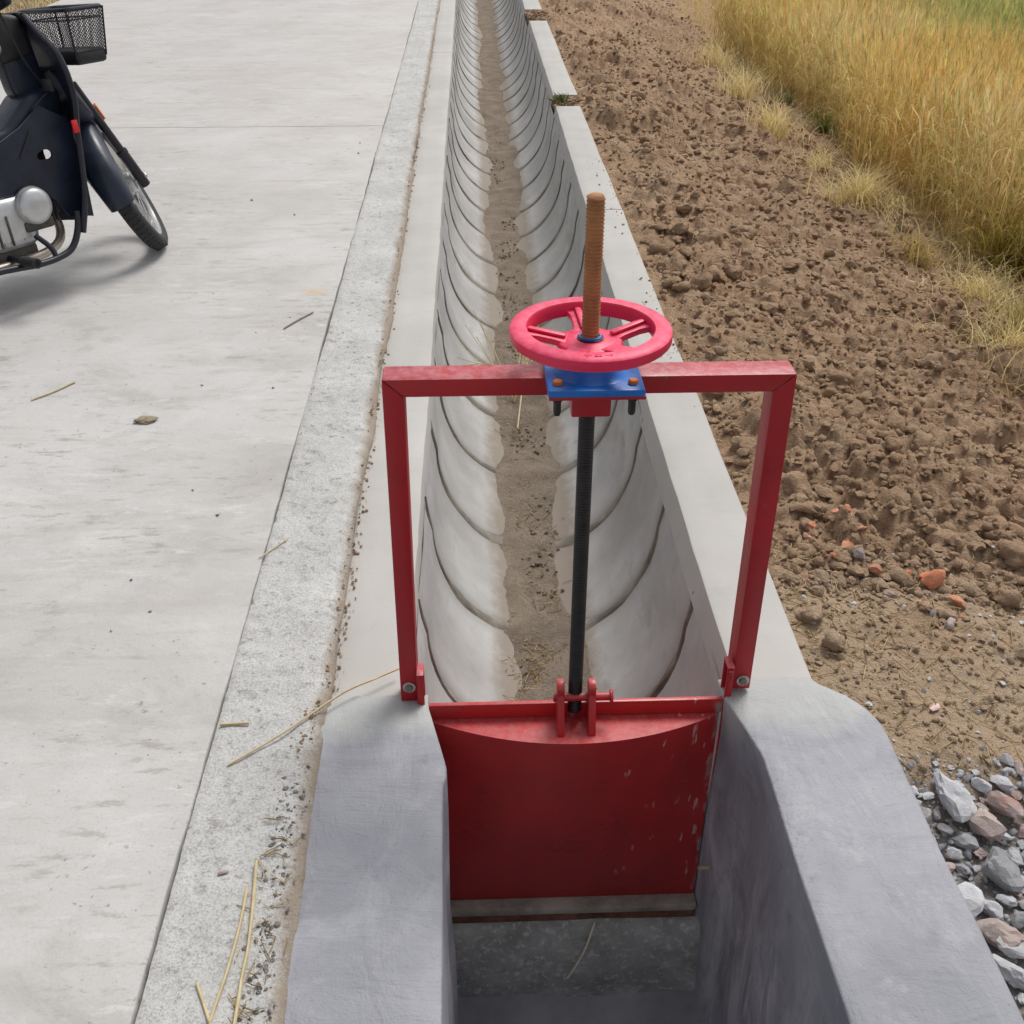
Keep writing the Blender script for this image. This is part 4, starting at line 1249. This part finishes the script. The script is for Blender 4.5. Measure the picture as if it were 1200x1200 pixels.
def broken(sub, seed, flat=(1, .8, .62), noise=.11):
    """angular broken lump: a sphere cut by random planes and roughened"""
    g = np.random.default_rng(seed)
    bm = bmesh.new(); bmesh.ops.create_icosphere(bm, subdivisions=sub, radius=1)
    V = np.array([v.co[:] for v in bm.verts]); F = [[v.index for v in f.verts] for f in bm.faces]; bm.free()
    N = g.normal(size=(15, 3)); N /= np.linalg.norm(N, axis=1)[:, None]
    D = g.uniform(.50, .95, 15)
    r = np.min(D[None] / np.maximum(V @ N.T, .30), axis=1)
    r = np.minimum(r, 1.15) * (1 + noise * fbm(V[:, 0] * 2.5 + seed, V[:, 1] * 2.5, V[:, 2] * 2.5, 4, .6))
    return V * r[:, None] * np.array(flat), F
grey_m = [mesh_of('rubble_stone', broken(3, 100 + i, (1, random.uniform(.6, .9), random.uniform(.45, .65))), 'rubble_grey', 18) for i in range(10)]
red_m = [mesh_of('rubble_stone', broken(3, 200 + i, (1, random.uniform(.55, .85), random.uniform(.45, .65))), 'rubble_red', 18) for i in range(7)]
brick_m = [mesh_of('brick_fragment', broken(3, 300 + i, (1, .62, .5)), 'brick', 28) for i in range(5)]
clod_m = [mesh_of('soil_clod', clod(3, i + 1, 0.36), 'soil', 60) for i in range(6)]
peb_m = [mesh_of('pebble', hull_stone(1, .8, .55, 14), 'pebble') for _ in range(3)]
white_m = mesh_of('pebble', hull_stone(1, .8, .7, 14), 'white_stone')

# named larger rubble stones at the edge of the wing wall
big = [(1113, 950, .050, 'g', 'largest grey stone at the top of the rubble heap beside the wing wall'),
       (1150, 968, .042, 'r', 'pinkish brick coloured stone just right of the largest grey stone'),
       (1176, 952, .044, 'r', 'orange tinged brown stone at the upper right corner of the rubble heap'),
       (1172, 1020, .052, 'g', 'pale elongated grey stone at the right picture edge of the rubble heap'),
       (1168, 1090, .050, 'r', 'long dusty red brick piece low in the rubble heap against the wall'),
       (1190, 1105, .036, 'g', 'light grey stone right of the long red brick piece'),
       (1120, 1052, .046, 'g', 'flat grey stone leaning on the wing wall in the middle of the rubble'),
       (1192, 1135, .040, 'g', 'greenish grey stone lowest in the rubble heap'),
       (1108, 1010, .034, 'r', 'small pink stone touching the wing wall edge')]
placed = []
for px, py, s, k, lab in big:
    x, y = gp(px, py, -0.10)
    z = hgt(x, y) + s * 0.45
    stone_thing('rubble_stone', random.choice(grey_m if k == 'g' else red_m), x, y, z, (s, s, s * .9), lab, 'stone', 'rubble stones beside the wing wall')
    placed.append((x, y, s))
cnt, tries = 0, 0
while cnt < 360 and tries < 12000:
    tries += 1
    y = random.uniform(0.80, 1.50)
    x = random.uniform(0.79, 1.42)
    if y > 1.44 - 0.06 * math.sin(x * 9) + 0.05 * random.random(): continue
    s = (.022, .019, .017, .0145, .012, .0095)[min(5, tries // 600)] * random.uniform(.85, 1.2)
    if any((x - a) ** 2 + (y - b) ** 2 < (0.66 * (s + c)) ** 2 for a, b, c in placed): continue
    placed.append((x, y, s)); cnt += 1
    k = random.random() < .3
    stone_thing('rubble_stone', random.choice(red_m if k else grey_m), x, y, hgt(x, y) + s * random.uniform(.15, .6), s,
                'small dusty red broken stone in the rubble heap' if k else 'small grey broken stone in the rubble heap', 'stone', 'small red rubble stones' if k else 'small grey rubble stones')
# brick fragments on the trodden soil
for px, py, s, lab in ((945, 637, .020, 'pale faced brick fragment beside the right gate post'), (990, 662, .020, 'bright orange brick fragment in the middle of the brick scatter'), (977, 672, .012, 'small orange brick chip left of the bright orange fragment'), (1022, 682, .017, 'flat orange brick sliver pressed into the soil'), (1090, 690, .030, 'biggest orange brick fragment at the right end of the brick scatter'), (1003, 654, .009, 'tiny red brick chip above the bright orange fragment'), (1082, 684, .015, 'dull red brick chip touching the biggest fragment'), (948, 978 - 330, .012, 'grey cement chip under the pale faced brick fragment'), (1120, 712, .016, 'tan stone right of the biggest brick fragment'), (975, 633, .013, 'grey flat stone right of the pale faced brick fragment'), (1062, 680, .010, 'bluish grey pebble left of the biggest brick fragment'), (985, 640, .008, 'small pale pebble above the brick scatter'), (1003, 672, .016, 'brown stone on the right of the bright orange fragment'), (1110, 738, .016, 'dark grey stone below the tan stone'), (1040, 705, .014, 'dusty pink stone in the trodden soil')):
    x, y = gp(px, py, -0.07)
    isb = 'brick' in lab
    me = random.choice(brick_m) if isb else random.choice(red_m if ('tan' in lab or 'brown' in lab or 'pink' in lab) else grey_m)
    stone_thing('brick_fragment' if isb else 'loose_stone', me, x, y, hgt(x, y) + s * (.75 if isb else .5), s * (1.45 if isb else 1.2), lab, 'brick piece' if isb else 'stone')
for _ in range(16):
    px, py = random.uniform(925, 1140), random.uniform(632, 735)
    x, y = gp(px, py, -0.07); q = random.uniform(.005, .011)
    stone_thing('brick_fragment', random.choice(brick_m), x, y, hgt(x, y) + q * .3, q, 'crumb of orange red brick scattered in the trodden soil', 'brick piece', 'brick crumbs in the soil')
x, y = gp(962, 330, -0.12)
stone_thing('pebble', white_m, x, y, hgt(x, y) + .012, .016, 'small whitish pebble alone on the brown soil bank', 'stone')
# large clods
for px, py, s, lab in ((928, 606, .042, 'big rounded tan clod standing beside the right gate post'), (1100, 645, .050, 'big dark brown clod above the brick fragments'), (775, 308, .055, 'flat slab like clod against the coping behind the handwheel'), (862, 330, .05, 'large clod on the soil right of the handwheel'), (830, 300, .05, 'large pale clod above and right of the handwheel'), (872, 283, .05, 'large clod higher on the soil bank'), (820, 350, .045, 'dark clod just right of the handwheel rim'), (900, 372, .04, 'tan clod above the right end of the crossbeam'), (1000, 560, .03, 'tan clod on the open soil right of the gate post'), (1180, 700, .04, 'grey brown clod at the right picture edge')):
    x, y = gp(px, py, -0.08)
    stone_thing('soil_clod', random.choice(clod_m), x, y, hgt(x, y) + s * .25, s, lab, 'clod', 'large soil clods')
# mid-sized clods: individuals
cnt = 0
while cnt < 230:
    y = 1.8 + 6.2 * random.random() ** 1.8
    x = random.uniform(0.74, 2.25)
    s = 0.013 + 0.036 * random.random() ** 2.2
    if y < 2.15 and random.random() < .75: continue
    stone_thing('soil_clod', random.choice(clod_m), x, y, hgt(x, y) + s * .15, s * random.uniform(.8, 1.2), 'medium brown clod among the turned soil of the bank', 'clod', 'medium soil clods on the bank')
    cnt += 1
# crumbs: uncountable
def crumbs(name, n, xr, yf, smin, smax, mat, zf, variants, sub=1):
    Vs, Fs, o = [], [], 0
    base = [clod(sub, 30 + i, 0.5) for i in range(variants)]
    xs, ys = xr(n), yf(n)
    zs = zf(xs, ys)
    ss = smin + (smax - smin) * RNG.random(n) ** 3
    for i in range(n):
        V, F = base[i % variants]
        a = RNG.random() * 6.28
        c, s_ = math.cos(a), math.sin(a)
        W = V * ss[i] * (0.7 + 0.6 * RNG.random(3))
        Vs.append(np.c_[W[:, 0] * c - W[:, 1] * s_ + xs[i], W[:, 0] * s_ + W[:, 1] * c + ys[i], W[:, 2] + zs[i] + ss[i] * .2])
        Fs.append(F + o); o += len(V)
    return tag(np_obj(name, np.concatenate(Vs), np.concatenate(Fs), mat, smooth=60), kind='stuff')
crumbs('soil_clods_small', 4200, lambda n: 0.72 + 1.65 * RNG.random(n), lambda n: 2.05 + 8 * RNG.random(n) ** 1.7, 0.007, 0.026, 'soil', lambda x, y: soil_h(x, y), 12, sub=2)
crumbs('soil_crumbs', 15000, lambda n: 0.70 + 1.75 * RNG.random(n), lambda n: 2.0 + 13 * RNG.random(n) ** 1.7, 0.003, 0.018, 'soil', lambda x, y: soil_h(x, y), 8)
crumbs('trodden_crumbs', 2600, lambda n: .70 + 1.0 * RNG.random(n), lambda n: 1.45 + .75 * RNG.random(n), 0.002, 0.011, 'soil', lambda x, y: soil_h(x, y), 6)
crumbs('trodden_grit', 230, lambda n: .70 + .9 * RNG.random(n), lambda n: 1.45 + .75 * RNG.random(n), 0.002, 0.010, 'rubble_grey', lambda x, y: soil_h(x, y), 6)
crumbs('rubble_grit', 2500, lambda n: 0.79 + .6 * RNG.random(n), lambda n: .8 + .68 * RNG.random(n), 0.003, 0.012, 'rubble_grey', lambda x, y: soil_h(x, y), 6)
crumbs('kerb_edge_dirt', 1100, lambda n: XK + 0.004 + RNG.normal(0, 0.008, n), lambda n: 1.65 + 8 * RNG.random(n) ** 1.5, 0.0012, 0.0055, 'soil', lambda x, y: np.where(x > XK, 0.002, 0.024), 5)
crumbs('kerb_foot_dirt', 700, lambda n: -0.35 + RNG.normal(0, 0.012, n), lambda n: 0.7 + 0.9 * RNG.random(n), 0.0015, 0.006, 'soil', lambda x, y: x * 0 + 0.028, 5)
crumbs('coping_crumbs', 160, lambda n: 0.60 + 0.09 * RNG.random(n) ** .6, lambda n: np.where(RNG.random(n) < .5, 3.5 + .15 * RNG.normal(0, 1, n), 2.9 + 3 * RNG.random(n)), 0.002, 0.007, 'soil', lambda x, y: x * 0 + 0.001, 4)
crumbs('coping_gap_dirt', 420, lambda n: 0.52 + 0.2 * RNG.random(n), lambda n: np.where(RNG.random(n) < .45, 7.08 + 0.28 * RNG.random(n), 10.55 + .75 * RNG.random(n)), 0.008, 0.03, 'soil', lambda x, y: x * 0 - 0.03 + 0.02 * RNG.random(len(x)), 4)
crumbs('silt_crumbs', 1600, lambda n: XC + RNG.normal(0, 0.045, n), lambda n: 1.66 + 7 * RNG.random(n) ** 1.5, 0.002, 0.010, 'silt', lambda x, y: -0.519 - 0.05 * sstep(.075, .1, np.abs(x - XC)), 6)

# pebbles and a dirt lump on the road
for px, py, s in ((255, 604, .007), (237, 452, .006), (154, 680, .005), (176, 717, .005), (340, 372, .004), (250, 344, .004), (385, 388, .004), (402, 390, .004), (226, 575, .005), (320, 455, .006), (130, 740, .004), (365, 462, .004), (300, 390, .004), (420, 180, .008), (422, 168, .007), (295, 235, .008), (345, 252, .006)):
    x, y = gp(px, py, ZR)
    stone_thing('pebble', random.choice(peb_m), x, y, ZR + s * .3, s, 'tiny dark pebble lying on the concrete road', 'pebble', 'pebbles on the road')
x, y = gp(172, 494, ZR)
stone_thing('dirt_lump', mesh_of('dirt_lump', clod(3, 77, .5), 'dung', 60), x, y, ZR + .006, (.024, .020, .016), 'crumbly brown dirt lump in the middle of the concrete road', 'dirt lump', None, (0, 0, .3))
x, y = gp(262, 1023, ZR)
stone_thing('pebble', random.choice(red_m), x, y, ZR + .002, (.012, .008, .004), 'flat reddish chip pressed into the kerb strip', 'stone', None, (0, 0, .3))

# ================================================================== PLANTS AND STRAW
def straw_tube(pts, r):
    return tube(smooth_path(pts, 4), r, 6)
def straw(label, pix, z, r, mat='straw', group='straw stalks', lift=0.004):
    pts = []
    for i, q in enumerate(pix):
        zz = q[2] if len(q) > 2 else z
        x, y = gp(q[0], q[1], zz)
        pts.append((x, y, zz + lift))
    rr = r
    c = pts[len(pts) // 2]
    o = obj('straw_stalk', [move(straw_tube(pts, rr), -c[0], -c[1], -c[2])], mat, smooth=60)
    o.location = c
    return tag(o, label, 'straw', group)
straw('long pale stalk reaching from the kerb strip to the left gate post', [(268, 898, ZR), (330, 862, ZR + .004), (400, 815, .03), (440, 797, .022), (468, 785, .02)], ZR, .0022)
straw('short yellow straw lying across the road joint', [(258, 851), (275, 850), (292, 849)], ZR, .003)
straw('longest upright straw near the bottom of the kerb strip', [(301, 1012), (298, 1050), (292, 1110), (284, 1150), (276, 1200), (272, 1225)], ZR, .0028, lift=.007)
straw('straw crossing under the longest one at the bottom of the kerb strip', [(290, 1042), (282, 1085), (270, 1130), (256, 1172), (246, 1200)], ZR, .0026, lift=.005)
straw('short pale straw at the bottom edge of the kerb strip', [(231, 1154), (239, 1178), (247, 1203)], ZR, .0024)
straw('white straw on the road left of the dirt lump', [(37, 470), (62, 461), (88, 449)], ZR, .0026)
straw('dark grey twig on the road near the kerb joint', [(333, 386), (350, 376), (367, 367)], ZR, .0030, 'straw_grey')
straw('thin pale straw across the road joint beside the gate frame', [(304, 655), (320, 645), (338, 632)], ZR, .0016)
# straw leaning on the sill in front of the gate
o = obj('straw_stalk', [tube(smooth_path([(0.030, 0.010, 0.115), (0.012, -0.005, 0.05), (-0.006, -0.012, 0.0), (-0.03, -0.016, -0.055)], 5), [0.0012] + [.0028] * 13 + [.0024] * 2, 6)], 'pale_straw', smooth=60)
o.location = (0.215, 1.538, -0.742)
tag(o, 'curved pale stalk leaning on the damp sill below the gate', 'straw', 'straw stalks')
# grey sliver stuck beside the leaf edge
o = obj('wood_sliver', [box(-.012, .012, -.003, .003, -.003, .003, .001)], 'straw', smooth=0)
o.location = (0.475, 1.535, -0.43)
tag(o, 'pale sliver jammed between the red gate leaf and the right wing wall', 'sliver')

def ribbons(roots, length, lean, width, col, segs=4, curl=0.6, tipcol=None, droop=None):
    """many curved grass blades as one vertex/face set; every blade: segs+1 pairs of points"""
    n = len(roots)
    az = RNG.random(n) * 2 * math.pi
    L = length; k = segs + 1
    V = np.zeros((n, k, 2, 3)); T = np.zeros((n, k, 2, 3))
    ang0 = lean
    pos = roots.copy()
    d = np.c_[np.cos(az), np.sin(az)]
    side = np.c_[-np.sin(az), np.cos(az), np.zeros(n)]
    tw = RNG.normal(0, .6, n)
    side = side * np.cos(tw)[:, None] + np.c_[d * np.sin(tw)[:, None], np.zeros(n)]
    for s in range(k):
        f = s / segs
        wd = width * (1 - f) ** 0.6 * (1 if s < segs else 0.15) + width * .08
        V[:, s, 0] = pos - side * wd[:, None]; V[:, s, 1] = pos + side * wd[:, None]
        c = col if tipcol is None else col * (1 - f) + tipcol * f
        T[:, s, 0] = c; T[:, s, 1] = c
        a = ang0 + (curl if np.isscalar(curl) else curl) * f
        st = L / segs
        pos = pos + np.c_[d * (np.sin(a) * st)[:, None], np.cos(a) * st]
    base = (np.arange(n) * k * 2)[:, None]
    F = []
    for s in range(segs):
        F.append(base + np.array([[s * 2, s * 2 + 1, s * 2 + 3, s * 2 + 2]]))
    return V.reshape(-1, 3), np.concatenate(F), T.reshape(-1, 3)

def join(sets):
    Vs, Fs, Ts, o = [], [], [], 0
    for V, F, T in sets:
        Vs.append(V); Fs.append(F + o); Ts.append(T); o += len(V)
    return np.concatenate(Vs), np.concatenate(Fs), np.concatenate(Ts)

def wheat_edge(y): return 2.50 + 0.14 * fbm(y * 0.9, 4.0, 0, 4) + 0.05 * np.sin(y * 3)
def jitter(c, n, s=.18):
    c = np.array(c)[None, :] * np.ones((n, 1))
    return np.clip(c * (1 + RNG.normal(0, s, n))[:, None] * (1 + RNG.normal(0, .05, (n, 3))), 0.01, 1)
GOLD, PALE, GREEN, OLIVE = (0.90, 0.63, 0.20), (0.95, 0.77, 0.40), (0.55, 0.56, 0.20), (0.56, 0.44, 0.16)
def green_mask(x, y):
    return sstep(6.9, 8.2, y + 0.6 * vnoise(x * .8, y * .8)) * sstep(3.3, 3.9, x + 0.25 * vnoise(x * 1.3 + 4, y * 1.3))
def wheat(name, xa, xb, ya, yb, dens, awn=True, blades=3):
    n = int((xb - xa) * (yb - ya) * dens)
    x = xa + (xb - xa) * RNG.random(n); y = ya + (yb - ya) * RNG.random(n)
    keep = x > wheat_edge(y) - 0.06 * RNG.random(n)
    x, y = x[keep], y[keep]; n = len(x)
    z = soil_h(x, y) - 0.02
    root = np.c_[x, y, z]
    gm = green_mask(x, y)
    edge = np.exp(-(x - wheat_edge(y)) / 0.12)
    h = (0.66 + 0.07 * RNG.normal(0, 1, n) + 0.05 * vnoise(x * 1.5, y * 1.5) - 0.06 * np.clip(edge, 0, 1))
    var = 0.5 + 0.5 * vnoise(x * 1.1, y * 1.1, 3)
    gold = jitter(GOLD, n) * (1 - var[:, None]) + jitter(PALE, n) * var[:, None]
    grn = jitter(GREEN, n)
    gsel = np.clip(gm + (RNG.random(n) < 0.06) + 0.25 * (edge > .3) * (RNG.random(n) < .5), 0, 1)[:, None]
    c = gold * (1 - gsel) + grn * gsel
    low = jitter((0.78, 0.57, 0.22), n, .25) * .85
    sets = []
    # stems, then leaves at several heights, then ears with awns
    az = RNG.random(n)
    lean = np.abs(RNG.normal(0, .10, n)) + 0.05
    st = RNG.bit_generator.state
    sets.append(ribbons(root, h, lean, np.full(n, .0022), low, 4, 0.22, c))
    V = sets[0][0].reshape(n, 5, 2, 3).mean(2)
    tip, tip0 = V[:, 4], V[:, 3]
    for b in range(blades):
        f = RNG.uniform(0.15, 0.9, n)[:, None] * 4
        i = np.clip(f.astype(int), 0, 3)
        P = np.take_along_axis(V, i[:, :, None].repeat(3, 2), 1)[:, 0]
        lc = c * (0.75 + .4 * RNG.random((n, 1)))
        sets.append(ribbons(P, 0.16 + .14 * RNG.random(n), 0.25 + .5 * RNG.random(n), np.full(n, .0042), lc * .9, 3, 1.3 + RNG.random(n), lc))
    # ear: a thick short ribbon pair + awn fan
    d = tip - tip0; d /= np.linalg.norm(d, axis=1)[:, None]
    ec = c * 0.95 + 0.03
    for q in (0, 1):
        E_ = []; L = 0.075
        s = np.c_[np.cos(az * 6.28 + q * 1.57), np.sin(az * 6.28 + q * 1.57), np.zeros(n)]
        Vv = np.zeros((n, 4, 2, 3))
        for k, (t, wd) in enumerate(((0, .002), (.3, .0046), (.75, .0038), (1.05, .0008))):
            Vv[:, k, 0] = tip + d * L * t - s * wd; Vv[:, k, 1] = tip + d * L * t + s * wd
        base = (np.arange(n) * 8)[:, None]
        F = np.concatenate([base + np.array([[k * 2, k * 2 + 1, k * 2 + 3, k * 2 + 2]]) for k in range(3)])
        sets.append((Vv.reshape(-1, 3), F, np.repeat(ec, 8, 0)))
    if awn:
        for q in range(5):
            sets.append(ribbons(tip + d * (0.015 * q), np.full(n, .085), 0.10 + .30 * RNG.random(n), np.full(n, .0010), ec * 1.1, 1, 0.1))
    V, F, T = join(sets)
    return tag(np_obj(name, V, F, 'tint', np.clip(T, 0, 1)), kind='stuff')
wheat('wheat', 2.3, 4.6, 2.6, 11.5, 680)
wheat('wheat', 4.6, 9.0, 2.6, 14, 60, False, 2)
wheat('wheat', 2.3, 9.0, 11.5, 24, 60, False, 2)

def tuft(px, py, n, L, spread, label, col=PALE, z=-.22, leanmul=1.0, w=.0022):
    x, y = gp(px, py, z)
    q = RNG.random(n) < .45
    r = np.c_[x + RNG.normal(0, spread, n) * np.where(q, .6, 1.7), y + RNG.normal(0, spread, n) * np.where(q, .8, 2.0), np.zeros(n)]
    r[:, 2] = soil_h(r[:, 0], r[:, 1]) - .01
    V, F, T = ribbons(r, L * (0.5 + .6 * RNG.random(n)), np.abs(RNG.normal(.35, .3, n)) * leanmul, np.full(n, w), jitter(col, n) * .85, 4, 1.1 + .5 * RNG.random(n), jitter(col, n))
    c = np.array([x, y, hgt(x, y)])
    o = np_obj('dry_grass_tuft', V - c, F, 'tint', T)
    o.location = c
    return tag(o, label, 'grass tuft', 'dry grass tufts on the bank')
tuft(1003, 238, 420, .30, .055, 'bushy pale straw tuft in the middle of the soil bank edge', PALE)
tuft(905, 155, 260, .34, .06, 'upright dry tuft growing on the bank below the wheat', PALE, leanmul=.6)
tuft(868, 112, 260, .38, .08, 'dry tuft farther up the bank, left of the wheat edge', PALE, leanmul=.6)
tuft(838, 70, 240, .34, .09, 'sparse dry tuft near the top of the bank', PALE, leanmul=.6)
tuft(1075, 300, 160, .20, .05, 'low dry tuft right of the bushy straw tuft', OLIVE)
tuft(1150, 340, 220, .22, .07, 'low spreading dry tuft near the right picture edge', PALE)
tuft(1185, 420, 200, .20, .07, 'scruffy dry grass below the wheat at the right picture edge', PALE)
tuft(1195, 395, 160, .26, .05, 'thin upright dry stems at the right picture edge', (0.5,.42,.18), leanmul=.5)
tuft(960, 190, 130, .24, .05, 'thin dry tuft above the bushy straw tuft', PALE)
tuft(1040, 235, 140, .26, .06, 'flattened dry stems between bushy tuft and wheat', (0.6,.45,.22), leanmul=1.8)
tuft(1185, 300, 200, .5, .07, 'green and yellow wheat clump bending out at the right picture edge', (0.46, .40, .09), z=-.3, leanmul=.9, w=.0045)
tuft(965, 150, 90, .25, .03, 'small green weed at the foot of the wheat', (0.2, .25, .07), z=-.3, w=.004)
tuft(920, 120, 80, .22, .03, 'green weed among dry stems up the bank', (0.18, .22, .08), z=-.3, w=.004)
def bank_stems():
    n = 5200
    y = 3.0 + 10 * RNG.random(n) ** 1.3
    x = wheat_edge(y) + .08 - .55 * RNG.random(n) ** 1.8
    k = vnoise(x * 2.2, y * 1.6, 6) > -.05 + .3 * RNG.random(n)
    x, y = x[k], y[k]; n = len(x)
    r = np.c_[x, y, soil_h(x, y) - .01]
    V, F, T = ribbons(r, .06 + .26 * RNG.random(n) ** 1.5, np.abs(RNG.normal(.6, .5, n)), np.full(n, .002), jitter(PALE, n, .25) * .75, 4, 1.0 + RNG.random(n), jitter(PALE, n, .25) * .9)
    tag(np_obj('bank_dry_grass', V, F, 'tint', np.clip(T, 0, 1)), kind='stuff')
bank_stems()
# verge beyond the road
def verge():
    n = 2600
    r = np.c_[-4.12 - 2.2 * RNG.random(n), 8.2 + 8 * RNG.random(n), np.full(n, -.12)]
    r[:, 2] = -.12
    V, F, T = ribbons(r, .14 + .2 * RNG.random(n), np.abs(RNG.normal(.5, .4, n)), np.full(n, .005), jitter(PALE, n) * .9, 4, 1.0, jitter(PALE, n))
    tag(np_obj('verge_grass', V, F, 'tint', T), kind='stuff')
verge()

# straw litter: on the trodden soil, the bank and in the channel silt
def litter(name, n, xf_, yf, zf, lmin, lmax, r, cols):
    x, y = xf_(n), yf(n)
    z = zf(x, y)
    a = RNG.random(n) * 2 * math.pi
    L = lmin + (lmax - lmin) * RNG.random(n) ** 2
    el = RNG.normal(0, .18, n)
    d = np.c_[np.cos(a) * np.cos(el), np.sin(a) * np.cos(el), np.sin(el)]
    s = np.c_[-np.sin(a), np.cos(a), np.zeros(n)]
    c0 = np.c_[x, y, z + r + .003]
    bend = RNG.normal(0, .12, n)[:, None] * s
    V = np.zeros((n, 3, 3, 3)); 
    for k, t in enumerate((-.5, 0, .5)):
        ctr = c0 + d * (L * t)[:, None] + bend * (L * (0.5 - abs(t)))[:, None]
        V[:, k, 0] = ctr - s * r; V[:, k, 1] = ctr + s * r; V[:, k, 2] = ctr + np.array([0, 0, 1.3 * r])
    base = (np.arange(n) * 9)[:, None]
    F = np.concatenate([base + np.array([[k * 3 + i, k * 3 + j, k * 3 + 3 + j, k * 3 + 3 + i]]) for k in (0, 1) for i, j in ((0, 1), (1, 2), (2, 0))])
    col = np.array(cols)[RNG.integers(0, len(cols), n)] * (1 + RNG.normal(0, .18, n))[:, None]
    tag(np_obj(name, V.reshape(-1, 3), F, 'tint', np.clip(np.repeat(col, 9, 0), 0, 1)), kind='stuff')
SC = [(0.72, .58, .34), (0.6, .46, .25), (0.46, .35, .21), (0.75, .66, .47)]
litter('straw_litter', 800, lambda n: 0.72 + 1.1 * RNG.random(n) ** 1.2, lambda n: 1.42 + .8 * RNG.random(n), lambda x, y: soil_h(x, y), .012, .09, .0011, SC)
litter('straw_litter', 700, lambda n: 1.6 + .95 * RNG.random(n), lambda n: 2.4 + 6 * RNG.random(n), lambda x, y: soil_h(x, y), .03, .22, .0016, SC)
def zs(x, y): return np.maximum(-0.517, -0.15 - 0.385 * np.sqrt(np.clip(1 - ((x - XC) / .315) ** 2, 0, 1)) + .001)
litter('silt_straw', 1000, lambda n: XC + RNG.normal(-.01, .04, n), lambda n: np.where(RNG.random(n) < .75, 1.9 + .45 * np.abs(RNG.normal(0, .6, n)), 1.7 + 3 * RNG.random(n)), zs, .01, .07, .0011, SC)
litter('kerb_straw', 60, lambda n: -0.36 + RNG.normal(0, .014, n), lambda n: 0.85 + .45 * RNG.random(n), lambda x, y: x * 0 + .03, .01, .05, .001, SC)
# dry branching weed lying in the channel
wd = []
bx, by = XC - 0.03, 3.95
for k in range(13):
    a = random.uniform(-1.2, 1.2); L = random.uniform(.15, .36)
    p0 = (0, 0, 0.0)
    p1 = (math.sin(a) * L * .4, math.cos(a) * L * .5, .07 + .08 * random.random())
    p2 = (math.sin(a) * L * .8 + random.uniform(-.02, .02), math.cos(a) * L * .95, .10 + .12 * random.random())
    wd.append(tube(smooth_path([p0, p1, p2], 3), 0.0022, 5))
    for _ in range(2):
        q = (p2[0] + random.uniform(-.07, .07), p2[1] + random.uniform(-.03, .07), p2[2] + random.uniform(-.02, .06))
        wd.append(tube([p1, q], 0.0014, 4))
wd.append(tube(smooth_path([(0.0, -0.28, .03), (0.02, -.1, .06), (.05, .12, .10), (.11, .35, .16)], 4), .0034, 6))
o = obj('dry_weed', wd, 'straw', smooth=60)
o.location = (bx, by, -0.508)
tag(o, 'dry branching weed lying on the silt in the channel behind the handwheel', 'dry weed')
# small green weed in the coping gap
n = 60
r = np.c_[RNG.normal(0, .03, n), RNG.normal(0, .035, n), np.zeros(n)]
V, F, T = ribbons(r, .05 + .05 * RNG.random(n), np.abs(RNG.normal(.5, .4, n)), np.full(n, .006), jitter((.09, .12, .05), n), 3, 1.2)
o = np_obj('green_weed', V, F, 'tint', T)
o.location = (0.56, 7.22, -0.01)
tag(o, 'small green weed growing in the gap between two coping pieces', 'weed')
# crumpled paper scrap on the trodden soil
x, y = gp(1090, 846, -0.08)
me = mesh_of('paper_scrap', clod(2, 55, .6), 'wrap', 20)
stone_thing('paper_scrap', me, x, y, hgt(x, y) + .006, (.014, .008, .006), 'crumpled pinkish paper scrap on the dry trodden soil', 'paper scrap', None, (0, 0, .4))
